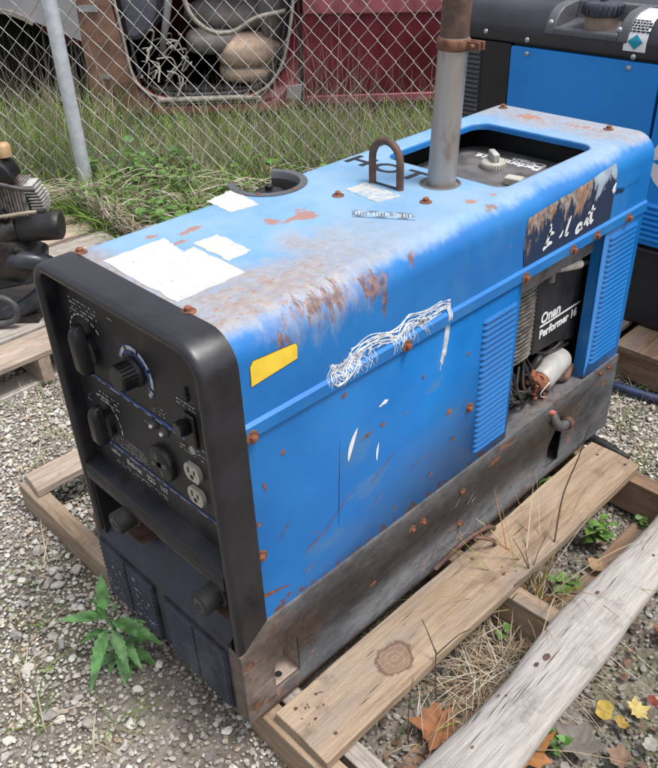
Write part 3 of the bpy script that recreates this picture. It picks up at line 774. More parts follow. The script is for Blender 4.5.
# engine under the roof window
E_ = MB(); E_.prism(rrect(.045, .395, .60, 1.045, .05), .50, .652, 'z'); eng = E_.build('engine_cover', 'engine_grey', G, bevel=.006, seg=3)
b = MB(); b.lathe([(.026, .652), (.026, .662), (.022, .666), (.0, .666)], (.178, .935, 0), seg=28)
for a in range(24):
    t = a*PI/12; b.box(-.0015, .0015, .0245, .0272, .653, .662, 0, Matrix.Translation((.178, .935, 0)) @ Matrix.Rotation(t, 4, 'Z'))
kb = b.build('air_cleaner_knob', 'cream_plastic', eng)
b = MB(); b.box(-.007, .007, -.020, .020, .665, .684, 0, Matrix.Translation((.178, .935, 0)) @ Matrix.Rotation(.9, 4, 'Z'))
b.build('knob_grip', 'cream_plastic', kb, bevel=.003)
b = MB(); b.box(-.018, .018, -.012, .012, .652, .668, 0, Matrix.Translation((.272, .872, 0)) @ Matrix.Rotation(.2, 4, 'Z')); b.build('fuel_gauge', 'cream_plastic', eng, bevel=.003)
text('cover_lettering', 'Onan', .030, 'white_clean', frame((.262, 1.012, .6526), (-1, 0, 0), (0, -1, 0)), eng, .0003, sx=1.25, bold=.0008)
text('cover_lettering', 'Performer 16', .024, 'white_clean', frame((.262, .985, .6526), (-1, 0, 0), (0, -1, 0)), eng, .0003, sx=1.2, bold=.0008)
b = MB(); b.box(.10, .262, .9885, .9905, .6522, .6530); b.build('cover_rule', 'white_clean', eng)
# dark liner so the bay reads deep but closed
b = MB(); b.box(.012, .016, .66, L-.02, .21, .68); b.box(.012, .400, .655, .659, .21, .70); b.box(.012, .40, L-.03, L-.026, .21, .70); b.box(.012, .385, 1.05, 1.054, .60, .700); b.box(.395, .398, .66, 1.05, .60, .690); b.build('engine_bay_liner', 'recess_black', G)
# what the side opening shows: shroud, fins, filter, hoses
SX = .375
b = MB()
b.prism([(.842, .555), (1.06, .56), (1.06, .27), (1.02, .28), (.93, .31), (.838, .315), (.838, .54)], SX-.05, SX, 'x')
shr = b.build('engine_shroud', 'engine_black', G, bevel=.006, seg=3)
text('shroud_lettering', 'Onan', .034, 'white_clean', frame((SX+.0012, .858, .384), (0, 1, 0), (0, 0, 1)), shr, .0003, sx=.98, bold=.0010)
text('shroud_lettering', 'Performer 16', .027, 'white_clean', frame((SX+.0012, .858, .350), (0, 1, 0), (0, 0, 1)), shr, .0003, sx=.98, bold=.0010)
b = MB(); b.box(SX, SX+.001, .858, 1.016, .3755, .3790); b.build('shroud_rule', 'white_clean', shr)
b = MB(); b.lathe([(.007, 0), (.007, .004), (.0, .005)], (SX, 1.036, .408), 'x', seg=12); b.build('screw', 'zinc', shr)
b = MB()
for i in range(22):
    z = .328+i*.0098; hw = .0016
    b.loops([[(SX-.034, y, z+zo+h), (x1_, y, z+zo+h), (x1_, y, z+zo-h), (SX-.034, y, z+zo-h)] for y, zo, x1_, h in ((.758, -.010, SX-.012, hw), (.768, -.006, SX-.002, hw), (.785, -.002, SX+.004, hw), (.815, 0, SX+.005, hw), (.832, .001, SX+.001, hw), (.838, .001, SX-.01, hw))], True, 0, False, True, True)
b.box(SX-.035, SX-.012, .758, .838, .32, .545)
b.build('cooling_fins', 'fins_alu', G)
b = MB(); b.box(SX-.04, SX-.002, .742, .757, .30, .55); b.build('fin_frame', 'oily_dark', G, bevel=.003)
# oil filter with rusted end
b = MB(); A0 = Vector((SX+.012, .866, .248)); A1 = Vector((SX+.000, .966, .258))
b.tube([A0, A0+(A1-A0)*.06, A1-(A1-A0)*.06, A1], [.024, .0275, .0275, .025], 24); fi = b.build('oil_filter', 'filter_white', G)
b = MB(); b.tube([A0+Vector((.002, -.020, -.002)), A0+Vector((.001, -.004, 0)), A0+Vector((0, .004, 0))], [.014, .022, .0235], 14); 
for i in range(26):
    p = A0+Vector((random.uniform(-.012, .014), random.uniform(-.030, -.002), random.uniform(-.030, .018))); q = p+Vector((random.uniform(-.01, .01), random.uniform(-.012, .012), random.uniform(-.014, .01)))
    b.tube([p, (p+q)/2+Vector((0, .004, .003)), q], random.uniform(.002, .006), 6)
b.build('rusted_end', 'bright_rust', fi)
def cable(name, pts, r, mat, parent=G, seg=8):
    b = MB(); b.tube(smooth_pts(pts, 6), r, seg); return b.build(name, mat, parent)
cable('spark_plug_boot', [(SX+.010, .862, .511), (SX+.012, .915, .498), (SX+.012, .965, .486)], .0095, 'cream_plastic', seg=12)
cable('plug_fitting', [(SX+.004, .856, .528), (SX+.008, .860, .510), (SX+.008, .862, .484)], .0095, 'fins_alu')
cable('plug_lead', [(SX+.012, .965, .486), (SX+.01, 1.01, .478), (SX+.008, 1.045, .492), (SX+.006, 1.055, .530), (SX+.004, 1.035, .560), (SX-.01, .99, .575)], .0055, 'rubber')
b = MB(); b.tube([(SX-.02, .87, .548), (SX-.02, .90, .553), (SX-.01, 1.0, .575), (SX-.02, 1.06, .59)], [.018, .026, .028, .026], 18); b.build('muffler', 'engine_grey', G)
b = MB(); b.box(SX-.02, SX+.004, .868, .900, .528, .546); b.build('bracket', 'fins_alu', G, bevel=.002)
b = MB(); b.tube([(SX-.012, .885, .556), (SX-.008, .905, .561)], [.027, .0275], 18); b.build('muffler_band', 'rust_steel', G)
cable('breather_hose', [(SX-.02, 1.04, .31), (SX+.0, 1.06, .255), (SX-.0, 1.03, .205), (SX-.01, .985, .19), (SX-.02, .95, .215)], .013, 'rubber', seg=12)
cable('breather_hose', [(SX-.04, .99, .30), (SX-.03, .965, .25), (SX-.02, .99, .215), (SX-.02, 1.04, .22)], .011, 'grey_rubber', seg=12)
dr = cable('drain_pipe', [(SX-.01, .905, .235), (SX+.006, .912, .205), (SX+.022, .900, .185), (W+.006, .878, .158), (W+.014, .892, .138), (W+.018, .915, .136)], .0115, 'grey_rubber', seg=14)
b = MB(); b.lathe([(.0138, 0), (.0138, .014), (.0085, .0145), (.0075, .004)], (0, 0, 0), 'z', 18, M4=frame((W+.018, .910, .136), (0, .1, 1), (1, 0, 0))@Matrix.Identity(4)); b.build('drain_rim', 'brown_steel', dr)
b = MB(); b.tube([(SX+.016, .880, .215), (SX+.028, .868, .195), (W-.004, .862, .186)], [.004, .004, .003], 8); b.build('red_terminal_wire', 'bright_rust', G)
b = MB(); b.tube([(W-.006, .858, .187), (W+.006, .872, .180)], [.007, .006], 10); 
k = simple('salmon_boot', (.45, .12, .08), .5); b.build('terminal_boot', 'salmon_boot', G)
for i in range(34):
    y0 = random.uniform(.72, .84); 
    pts = [(SX+random.uniform(-.03, .0), y0, .30+random.uniform(-.02, .03)), (SX+random.uniform(-.01, .015), y0+random.uniform(-.02, .04), .26), (SX+random.uniform(-.005, .02), y0+random.uniform(0, .07), .235+random.uniform(-.015, .01)), (SX-.02, y0+random.uniform(.03, .13), .215)]
    if i < 31: cable('wiring', pts, random.uniform(.0015, .0045), random.choice(['rubber', 'grey_rubber', 'rubber', 'oily_dark']), seg=5)
    else: cable('wiring', [(SX+.01, .79+.008*i-.17, .262), (SX+.03, .81+.008*i-.17, .258), (SX+.035, .835, .24), (SX+.02, .83+.006*i-.13, .218-.002*i+.04)], .0008, 'wire_white', seg=5)
b = MB()
for i in range(30):
    p = Vector((random.uniform(.18, .325), random.uniform(.72, 1.05), random.uniform(.19, .34))); s_ = Vector([random.uniform(.012, .04) for _ in range(3)])
    b.box(*[v for t in zip(p-s_, p+s_) for v in t], 0, None)
b.build('engine_block', 'oily_dark', G, bevel=.006)

for i in range(16):
    p = Vector((random.uniform(.335, .375), random.uniform(.76, .97), random.uniform(.225, .30))); q = p+Vector((random.uniform(-.03, .03), random.uniform(.03, .10), random.uniform(-.06, .05)))
    q.x = min(q.x, .385); cable('vacuum_hose', [p, (p+q)/2+Vector((.012, 0, random.uniform(-.03, .03))), q], random.uniform(.003, .009), random.choice(['rubber', 'grey_rubber', 'oily_dark', 'brown_steel']), seg=8)
# base frame: channel with two fork openings
b = MB()
b.prism([(0, 0), (L, 0), (L, ZB), (.052, ZB), (0, .165)], W-.004, W+.002, 'x')
base = b.build('base_frame', 'base', G)
c = MB(); c.prism([(.062, .030), (.062, .085), (.078, .118), (.118, .118), (.118, .030)], W-.03, W+.03, 'x'); boolean(base, c)
c = MB(); c.prism([(.872, .018), (.874, .085), (.898, .122), (.930, .122), (.930, .018)], W-.03, W+.03, 'x'); boolean(base, c)
b = MB()
b.box(W-.030, W-.004, 0, .004, 0, .165); b.box(W-.040, W-.004, .004, L, .0, .004); b.box(-.002, .004, 0, L, 0, ZB); b.box(.004, W-.030, 0.0045, .008, 0, .165)
b.box(.004, W-.004, L-.006, L-.002, 0, ZB); b.box(W-.055, W-.0042, .70, 1.0, ZB-.004, ZB-.001)
b.box(.004, W-.005, .05, L-.01, .006, .012)
b.build('base_flange', 'base', base, bevel=.001)
b = MB(); b.box(W-.05, W-.0045, .055, .125, .024, .029); b.box(W-.05, W-.045, .05, .13, .029, .125); b.box(W-.05, W-.0045, .119, .123, .029, .12)
b.build('tie_down_pocket', 'washer_tan', base, bevel=.001)
b = MB(); b.lathe([(.0065, .0295), (.0, .0296)], (W-.020, .085, 0), seg=14); b.build('tie_down_hole', 'recess_black', base)
for (y, z) in ((.406, .159), (.437, .157), (.556, .156), (.554, .073), (1.067, .190), (1.105, .188)):
    o = bp.copy(); COL.objects.link(o); o.parent = base; o.location = (W+.002, y, z); o.rotation_euler = (random.random(), PI/2, 0); o.scale = (.8, .8, .8)
b = MB(); fb = lambda y, z: (W+.0027, y, z)
for q in ((.013, .137, .010, .008), (.02, .03, .012, .007), (.05, .02, .01, .005), (.30, .10, .012, .004), (1.09, .15, .01, .008), (.66, .17, .02, .008), (.70, .19, .03, .006)): b.blob(fb, *q, 0, 0)
for s_ in range(9):
    y0 = random.uniform(.45, .60); z0 = random.uniform(.02, .14); b.blob(fb, y0, z0, random.uniform(.008, .02), .0012, random.uniform(.4, 1.0), 1 if s_ % 3 else 0)
b.build('rust_spots', ['rust_steel', 'washer_tan'], base, fix=False)

# front bezel: arch of moulded plastic
def arch(d, zb=.163):
    r = max(R+.002-d, .006); x0, x1, zt = -.002+d, W+.002-d, H+.002-d
    return [(x0, zb)]+[(x0+r-r*math.cos(a*PI/16), zt-r+r*math.sin(a*PI/16)) for a in range(9)]+[(x1-r+r*math.sin(a*PI/16), zt-r+r*math.cos(a*PI/16)) for a in range(9)]+[(x1, zb)]
b = MB()
secs = [(.003, .0575), (0, .0575), (0, .011), (.0012, .006), (.0035, .0022), (.007, .0004), (.010, 0), (.0135, .0005), (.0165, .0025), (.018, .006), (.0185, .012), (.019, .052)]
b.loops([[(x, y, z) for x, z in arch(d, .1655+y*.73)] for d, y in secs], False, 0, True)
for e_ in (0, -1):
    pts = [(arch(d, .1655+y*.73)[e_][0], y, arch(d, .1655+y*.73)[e_][1]) for d, y in secs]; b.add(pts, [tuple(range(len(pts)))])
bez = b.build('front_bezel', 'black_plastic', G)
PY = .031
b = MB(); b.box(.014, W-.014, PY, PY+.004, .335, H-.014)
b.prism([(PY+.002, .338), (.004, .330), (.001, .325), (.001, .300), (.005, .296), (.055, .280), (.055, .33)], .0175, W-.0175, 'x')
pan = b.build('control_panel', 'black_panel', G, bevel=.0015)
fp = lambda x, z, e=.0008: (x, PY-e, z)
def pframe(x, z, e=.0008): return frame((x, PY-e, z), (1, 0, 0), (0, 0, 1))
b = MB()
b.add([fp(.064, .5195), fp(.345, .5195), fp(.345, .5255), fp(.064, .5255)], [(0, 1, 2, 3)]); b.add([fp(.068, .3900), fp(.380, .3900), fp(.380, .3945), fp(.068, .3945)], [(0, 1, 2, 3)])
b.build('blue_stripe', 'stripe_blue', pan, fix=False)
b = MB()
for zz, x0, x1 in ((.5185, .064, .345), (.3890, .068, .38)):
    x = x0
    while x < x1:
        l_ = random.uniform(.004, .03); b.add([fp(x, zz-.0006, .001), fp(min(x+l_, x1), zz-.0006, .001), fp(min(x+l_, x1), zz+.001, .001), fp(x, zz+.001, .001)], [(0, 1, 2, 3)]); x += l_+random.uniform(.001, .02)
def dashes(x0, z0, w, rows, dz=.006, h=.0022, dens=.7):
    for r_ in range(rows):
        x = x0
        while x < x0+w:
            l_ = random.uniform(.001, .0055)
            if random.random() < dens: b.add([fp(x, z0-r_*dz, .001), fp(x+l_, z0-r_*dz, .001), fp(x+l_, z0-r_*dz+h*random.uniform(.6, 1.1), .001), fp(x, z0-r_*dz+h*random.uniform(.6, 1.1), .001)], [(0, 1, 2, 3)])
            x += l_+random.uniform(.0008, .003)
dashes(.045, .652, .075, 3, .0075, .003); dashes(.040, .632, .02, 2); dashes(.030, .575, .014, 7, .009, .003); dashes(.24, .545, .035, 3, .006)
dashes(.078, .494, .055, 3, .008, .0035); dashes(.032, .47, .012, 6, .010); dashes(.085, .423, .11, 5, .0055, .0018, .85); dashes(.085, .361, .15, 2, .005, .0018)
dashes(.31, .588, .04, 2, .006); dashes(.30, .505, .05, 2, .006); dashes(.345, .52, .02, 3); dashes(.21, .50, .03, 1); dashes(.155, .655, .02, 1)
b.build('fine_print', 'white_print', pan, fix=False)
text('maker_lettering', 'miller', .0120, 'white_print', pframe(.076, .3730), pan, .0002, bold=.0003)
text('model_lettering', 'Bobcat', .0155, 'white_print', pframe(.122, .3700), pan, .0002, bold=.0003)
text('model_lettering', '225', .0155, 'white_print', pframe(.181, .3700), pan, .0002, bold=.0003)
text('model_lettering', 'NT', .0145, 'white_print', pframe(.219, .3700), pan, .0002, bold=.0004)
# lever knobs
def lever(x, z, h, wd, par, tilt=0.):
    b = MB(); m = Matrix.Translation((x, 0, z)) @ Matrix.Rotation(tilt, 4, 'Y')
    b.lathe([(wd*.95, PY), (wd*.95, PY-.010), (wd*.80, PY-.013), (0, PY-.013)], (x, 0, z), 'y', 28)
    k = b.build('knob', 'knob_black', par)
    b = MB(); ls = []
    for y, s_ in ((PY-.010, 1.0), (PY-.020, .95), (PY-.028, .86), (PY-.031, .70)):
        ls.append([m @ Vector((a[0]*s_, y, a[1]*s_)) for a in [(-wd*.42, -h*.42), (wd*.42, -h*.42), (wd*.55, -h*.30), (wd*.50, h*.36), (wd*.28, h*.52), (-wd*.28, h*.52), (-wd*.50, h*.36), (-wd*.55, -h*.30)]])
    b.loops(ls, True, 0, False, True, True); b.build('knob_handle', 'knob_black', k, bevel=.0025, seg=3)
    return k
lever(.086, .577, .092, .026, pan, -.04); lever(.086, .436, .080, .025, pan, .02)
b = MB(); b.lathe([(.024, PY), (.024, PY-.005), (.0205, PY-.008), (.0195, PY-.030), (.017, PY-.033), (0, PY-.033)], (.208, 0, .587), 'y', 30)
for a in range(20):
    m = Matrix.Translation((.208, 0, .587)) @ Matrix.Rotation(a*PI/10, 4, 'Y'); b.box(.0185, .0215, PY-.030, PY-.008, -.0015, .0015, 0, m)
b.build('knob', 'knob_black', pan)
# arc scales
def arc_scale(cx, cz, r, w, a0, a1, mat, nm='dial_scale', gaps=0):
    b = MB(); n = 28
    for i in range(n):
        if gaps and i % gaps == 0: continue
        t0 = a0+(a1-a0)*i/n; t1 = a0+(a1-a0)*(i+1)/n
        b.add([fp(cx+q*math.cos(t), cz+q*math.sin(t), .0009) for t, q in ((t0, r), (t1, r), (t1, r+w), (t0, r+w))], [(0, 1, 2, 3)])
    b.build(nm, mat, pan, fix=False)
arc_scale(.212, .587, .036, .0065, .95*PI, -.28*PI, 'white_print', gaps=6)
arc_scale(.212, .587, .0435, .0015, .95*PI, -.28*PI, 'stripe_blue')
arc_scale(.212, .587, .030, .005, .80*PI, -.22*PI, 'stripe_blue', gaps=8)
arc_scale(.080, .438, .046, .003, .62*PI, -.05*PI, 'white_print', gaps=4)
arc_scale(.080, .438, .050, .002, .9*PI, .62*PI, 'stripe_blue')
arc_scale(.079, .578, .052, .003, .98*PI, .2*PI, 'white_print', gaps=3)
# switch, key slot, jewels
b = MB(); b.box(.323, .350, PY-.006, PY, .520, .575); k_ = b.build('engine_switch', 'knob_black', pan, bevel=.003)
b = MB(); b.tube([(.335, PY-.004, .55), (.334, PY-.014, .556), (.333, PY-.022, .556)], [.009, .013, .011], 14); b.build('switch_lever', 'knob_black', k_)
b = MB(); b.lathe([(.007, PY), (.007, PY-.006), (0, PY-.007)], (.338, 0, .515), 'y', 14); b.build('switch_nut', 'zinc', k_)
b = MB(); b.box(.333, .343, PY-.003, PY, .602, .606); b.box(.3365, .3405, PY-.0032, PY, .596, .618); b.build('key_slot', 'recess_black', pan)
for (x, z) in ((.236, .507), (.262, .505)):
    b = MB(); b.lathe([(.008, PY), (.008, PY-.004), (.005, PY-.008), (0, PY-.009)], (x, 0, z), 'y', 14); b.lathe([(.0095, PY), (.0095, PY-.002), (.008, PY-.002)], (x, 0, z), 'y', 14); b.build('breaker_button', 'grey_rubber', pan)
b = MB(); b.lathe([(.0035, PY-.007), (.003, PY-.010), (0, PY-.0105)], (.238, 0, .508), 'y', 10); b.lathe([(.0035, PY-.007), (.003, PY-.010), (0, PY-.0105)], (.264, 0, .506), 'y', 10); b.build('button_tip', 'white_clean', pan)
b = MB(); b.lathe([(.031, PY), (.031, PY-.009), (.029, PY-.011), (.0, PY-.011)], (.246, 0, .441), 'y', 32); rc = b.build('power_receptacle', 'knob_black', pan)
b = MB()
for a in range(4):
    t = a*PI/2+.3; m = Matrix.Translation((.246, 0, .441)) @ Matrix.Rotation(-t, 4, 'Y')
    b.box(.010, .021, PY-.0117, PY-.0111, -.0035, .0035, 0, m)
b.lathe([(.005, PY-.0118), (0, PY-.0118)], (.246, 0, .441), 'y', 12); b.build('receptacle_slot', 'recess_grey', rc)
for (x, z) in ((.328, .468), (.328, .424)):
    b = MB(); pl = [(x+.0185*math.cos(t), z+.0185*math.sin(t)) for t in [i*PI/14 for i in range(28)]]
    pl = [(p[0], min(max(p[1], z-.0145), z+.0145)) for p in pl]
    b.prism(pl, PY-.007, PY, 'y'); ou = b.build('outlet', 'outlet_cream', pan)
    b = MB(); b.box(x-.0085, x-.0055, PY-.0076, PY-.007, z-.001, z+.009); b.box(x+.0055, x+.0085, PY-.0076, PY-.007, z-.000, z+.008)
    b.lathe([(.004, PY-.0076), (0, PY-.0077)], (x, 0, z-.006), 'y', 10); b.build('outlet_slot', 'recess_black', ou)
# terminal recess and the louvered lower cover
b = MB(); b.box(.004, W-.006, .052, .056, .17, .335); b.box(.0275, .031, .004, .052, .17, .30)
rec = b.build('terminal_recess', 'recess_black', G)
b = MB(); b.add([(.13, .0515, .245), (.33, .0515, .245), (.33, .0515, .268), (.13, .0515, .268)], [(0, 1, 2, 3)]); b.build('recess_label', 'lower_black', rec, fix=False)
b = MB(); b.add([(.17, .0505, .236), (.385, .0505, .236), (.385, .0505, .240), (.17, .0505, .240)], [(0, 1, 2, 3)]); b.build('blue_stripe', 'stripe_blue', rec, fix=False)
for x, zt in ((.126, .268), (.358, .250)):
    b = MB()
    b.tube([(x, .056, zt), (x, .018, zt), (x-.002, .016, zt), (x-.002, -.014, zt-.002), (x-.002, -.017, zt-.002)], [.024, .024, .0205, .0205, .0185], 24); st = b.build('output_terminal', 'rubber', G)
    b = MB(); b.tube([(x-.002, -.0166, zt-.002), (x-.002, -.0185, zt-.002)], [.014, .012], 18); b.build('terminal_ring', 'grey_rubber', st)
    b = MB(); b.tube([(x-.002, -.0180, zt-.002), (x-.002, -.0195, zt-.002)], [.007, .006], 12); b.build('terminal_core', 'lettering_dark', st)
    b = MB(); b.box(x-.024, x+.026, .010, .0485, .2145, .2165); b.build('terminal_bracket', 'brown_steel', st, bevel=.001)
b = MB(); b.box(.152, .335, .040, .050, .2205, .2228); b.build('bus_bar', 'fins_alu', G)
b = MB()
b.prism([(.052, .220), (.012, .178), (.004, .170), (0, .160), (0, .006), (.006, .003), (.052, .003)], .004, W-.031, 'x')
low = b.build('lower_cover', 'lower_black', G, bevel=.002)
b = MB()
for gx0, gx1 in ((.014, .092), (.102, .182), (.222, .300), (.308, .384)):
    for q in ((gx0-.004, gx0), (gx1, gx1+.004)): b.box(q[0], q[1], -.0045, 0.0005, .014, .152)
    b.box(gx0, gx1, -.0045, .0005, .149, .152)
    for i in range(13):
        z = .016+i*.0103; b.prism([(0.0005, z), (-.0085, z+.0012), (-.0060, z+.0040), (0.0005, z+.0058)], gx0+.0002, gx1-.0002, 'x')
b.build('louvers', 'lower_black', low)
b = MB(); ff = lambda x, z: (x, -.0090, z)
for i in range(46):
    gx = random.choice([random.uniform(.02, .08), random.uniform(.12, .175), random.uniform(.11, .17)]); z = random.choice([.05, .06, .075, .09, .11, .13, .04])+random.uniform(-.004, .004)
    b.blob(ff, gx, z, random.uniform(.0015, .005), .0012, 0, 0, 8)
b.build('scuffs', 'white_print', low, fix=False)

# ------------------------------------------------------------------ pallets
def board(name, x0, x1, y0, y1, z0, z1, mat, parent, along='y', jag=.0, rnd=None):
    b = MB(); q = random.Random(hash((round(x0, 3), round(y0, 3))) & 0xffff)
    n = 14; ls = []
    cx, cy, cz = (x0+x1)/2, (y0+y1)/2, (z0+z1)/2
    Ln = (y1-y0) if along == 'y' else (x1-x0); wd = (x1-x0) if along == 'y' else (y1-y0); th = z1-z0
    ph = [q.uniform(0, 6) for _ in range(6)]
    for i in range(n+1):
        t = -Ln/2+Ln*i/n
        e1 = .0012*math.sin(t*9+ph[0])+.0008*math.sin(t*31+ph[1]); e2 = .0012*math.sin(t*8+ph[2])+.0008*math.sin(t*27+ph[3]); zz = .0012*math.sin(t*4+ph[4])
        jj = q.uniform(-jag, jag) if i in (0, n) else 0
        ls.append([(-wd/2+e1, t+jj, -th/2+zz), (wd/2+e2, t-jj, -th/2+zz), (wd/2+e2, t-jj+ (q.uniform(-jag,jag) if i in (0,n) else 0), th/2+zz), (0, t+jj, th/2+zz+.0003), (-wd/2+e1, t+jj, th/2+zz)])
    b.loops(ls, True, 0, False, True, True)
    o = b.build(name, mat, None, bevel=.0018)
    o.parent = parent
    pw = parent.location if parent else Vector()
    o.location = Vector((cx, cy, cz))-Vector(pw)
    if along == 'x': o.rotation_euler.z = -PI/2
    return o
P1 = thing('pallet', 'weathered wooden pallet with a wide loose top board, carrying the worn welder', 'pallet', (.12, .54, -.118), 'wooden pallets')
board('stringer', -.470, .73, .030, .068, -.105, -.0185, 'pallet_wood', P1, 'x')
board('stringer', .30, .74, .078, .114, -.108, -.024, 'grey_wood', P1, 'x')
board('stringer', -.46, .745, .535, .575, -.106, -.0185, 'pallet_wood', P1, 'x')
board('stringer', -.46, .745, 1.015, 1.055, -.106, -.0185, 'pallet_wood_dark', P1, 'x')
board('deck_board', -.466, -.385, .044, 1.05, -.018, 0.0, 'pale_wood', P1, 'y', .006)
board('deck_board', -.25, -.14, .09, 1.06, -.018, -.0005, 'pale_wood', P1, 'y', .004)
board('deck_board', -.06, .06, .06, 1.06, -.018, -.0007, 'pallet_wood', P1, 'y', .004)
board('deck_board', .12, .22, .040, 1.06, -.018, -.0005, 'pallet_wood', P1, 'y', .004)
board('deck_board', .330, .418, .036, 1.06, -.018, -.0009, 'pallet_wood_dark', P1, 'y', .006)
wb = board('deck_board', .440, .566, .040, 1.055, -.0175, .005, 'knotty_wood', P1, 'y', .004)
board('bottom_board', -.46, -.36, .0, 1.06, -.125, -.107, 'pallet_wood_dark', P1); board('bottom_board', .60, .70, .0, 1.06, -.128, -.109, 'pallet_wood_dark', P1)
kn = MB(); kz = .0052
for rr_, mi in ():
    n = 26; ring = []
    for k in range(n):
        a = 2*PI*k/n; q = rr_*(1+.10*math.sin(3*a+rr_*90)+random.uniform(-.03, .03)); ring.append((.512+q*.95*math.cos(a), .262+q*1.25*math.sin(a), kz+.0002*(34-rr_*1000)/8+.0006))
    if mi == 0: 
        ring2 = [((p[0]-.512)*.88+.512, (p[1]-.262)*.88+.262, p[2]) for p in ring]
        kn.add(ring+ring2, [(i, (i+1) % n, n+(i+1) % n, n+i) for i in range(n)], 0)
for k in range(14):
    y = random.uniform(.05, 1.0); x = random.uniform(.45, .55); ln = random.uniform(.01, .05); w = random.uniform(.0004, .0012)
    kn.add([(x-w, y, kz+.0013), (x, y-ln/2, kz+.0013), (x+w, y, kz+.0013), (x, y+ln/2, kz+.0013)], [(0, 1, 2, 3)])
for k in range(12):
    kn.blob(lambda u, v: (u, v, kz+.0013), random.uniform(.455, .50), random.uniform(.055, .13), random.uniform(.0015, .004), random.uniform(.001, .002), random.uniform(0, 3), 0, 8)
for (x_, y_) in ((.46, .07), (.54, .085), (.465, .55), (.535, .56), (.475, 1.02), (.54, 1.03)):
    kn.blob(lambda u, v: (u, v, kz+.0014), x_, y_, .0035, .0035, 0, 0, 12, .1)
kno = kn.build('knot', 'knot', wb, fix=False)
def pallet(label, x0, x1, y0, y1, zt, boards, mats):
    Pp = thing('pallet', label, 'pallet', ((x0+x1)/2, (y0+y1)/2, zt-.118), 'wooden pallets')
    for i, yy in enumerate((y0+.004, (y0+y1)/2, y1-.045)):
        board('stringer', x0, x1, yy, yy+.04, zt-.105, zt-.019, mats[i % len(mats)], Pp, 'x')
    for i, (a, c) in enumerate(boards): board('deck_board', a, c, y0-.004, y1+.004, zt-.018, zt+random.uniform(-.001, .001), mats[(i+1) % len(mats)], Pp, 'y', .004)
    for a in (x0+.02, x1-.11, (x0+x1)/2): board('bottom_board', a, a+.09, y0, y1, zt-.126, zt-.1065, mats[0], Pp)
    return Pp
pallet('grey-brown pallet at the left edge carrying the scrap small engine', -1.98, -.965, -.30, .98, 0., [(-1.98, -1.87), (-1.83, -1.70), (-1.67, -1.55), (-1.51, -1.40), (-1.36, -1.245), (-1.225, -1.115), (-1.10, -.965)], ['grey_wood', 'pale_wood', 'pale_wood'])
pallet('brown pallet at the right rear carrying the second bright blue welder', -.62, .98, 1.525, 2.75, 0., [(-.62, -.50), (-.45, -.33), (-.27, -.16), (-.10, .02), (.07, .213), (.240, .40), (.45, .57), (.60, .72), (.76, .88), (.90, .98)], ['pallet_wood_dark', 'grey_wood', 'pallet_wood'])

# log plank in the foreground
def log():
    lo = thing('log', 'grey weathered split log lying across the pallet ends at the lower right', 'log', (.72, .5, -.018))
    b = MB(); n = 70; m = 26; ls = []
    for i in range(n+1):
        y = -.22+1.62*i/n
        cx = .722+.010*math.sin(y*3.1+.6)+.006*math.sin(y*8); wd = .052+.004*math.sin(y*5+1)+.003*math.sin(y*13)
        if .36 < y < .62: wd += .006*math.sin((y-.36)/.26*PI)
        ring = []
        for k in range(m):
            a = 2*PI*k/m; u = math.cos(a); w = math.sin(a)
            rr = 1+.05*mnoise.noise(Vector((u*1.6, w*1.6, y*2.5)))+.025*mnoise.noise(Vector((u*6, w*6, y*3)))
            x = cx+wd*rr*(abs(u)**.85)*(1 if u > 0 else -1); z = .006+(.024 if w > 0 else .022)*rr*(abs(w)**.55)*(1 if w > 0 else -1)
            ring.append((x, y, z))
        ls.append(ring)
    b.loops(ls, True, 0, True, True, True); o = b.build('log_wood', 'log_wood', lo)
    b = MB()
    for (x, y, r) in ((.708, .405, .007), (.697, .310, .0035), (.706, .318, .003), (.722, .205, .004), (.742, .10, .006), (.70, .62, .006), (.73, .78, .005), (.712, .43, .010)):
        b.blob(lambda u, v: (u, v, .0318-abs(u-.72)*.05), x, y, r*.55, r*.8, 0, 0, 22, .12)
    for k in range(26):
        x = random.uniform(.69, .752); y = random.uniform(-.1, 1.2); ln = random.uniform(.015, .09); w = random.uniform(.0003, .0009); zz = .0316-abs(x-.72)*.05
        b.add([(x-w, y, zz), (x+.002, y-ln/2, zz), (x+w, y, zz), (x-.001, y+ln/2, zz)], [(0, 1, 2, 3)], 1)
    b.build('knots', ['knot', 'wood_crack'], lo, fix=False)
log()

# ------------------------------------------------------------------ second welder
Y2 = 1.66
T2 = thing('enclosed_welder', 'newer large bright blue and black enclosed welder standing behind the worn one', 'welder', (.2, 2.1, .0))
b = MB(); b.box(-.50, 1.0, Y2+.004, 2.62, .002, .238); b.build('base', 'machine_dark', T2, bevel=.006)
b = MB()
pr = [(Y2+.012, .735), (Y2, .738), (Y2-.004, .745), (Y2-.004, .778), (Y2+.004, .800), (Y2+.020, .822), (Y2+.045, .836), (Y2+.09, .842), (2.60, .842), (2.62, .82), (2.62, .735)]
b.prism(pr, -.53, 1.02, 'x', 0, True); h2 = b.build('top_cover', 'machine_black', T2)
c = MB(); c.box(-.160, .050, Y2-.05, Y2+.115, .776, .90); boolean(h2, c)
h2.data.polygons.foreach_set('use_smooth', [True]*len(h2.data.polygons)); h2.data.set_sharp_from_angle(angle=math.radians(32))
b = MB(); b.box(-.50, 1.0, Y2+.02, 2.62, .238, .735); b.build('body', 'machine_dark', T2)
b = MB(); b.prism(rrect(-.286, .168, .250, .728, .006), Y2, Y2+.018, 'y'); b.build('door_panel', 'machine_blue', T2, bevel=.002)
b = MB(); b.prism(rrect(.176, .99, .250, .728, .006), Y2+.002, Y2+.018, 'y'); dp = b.build('door_panel', 'machine_blue', T2, bevel=.002)
b = MB()
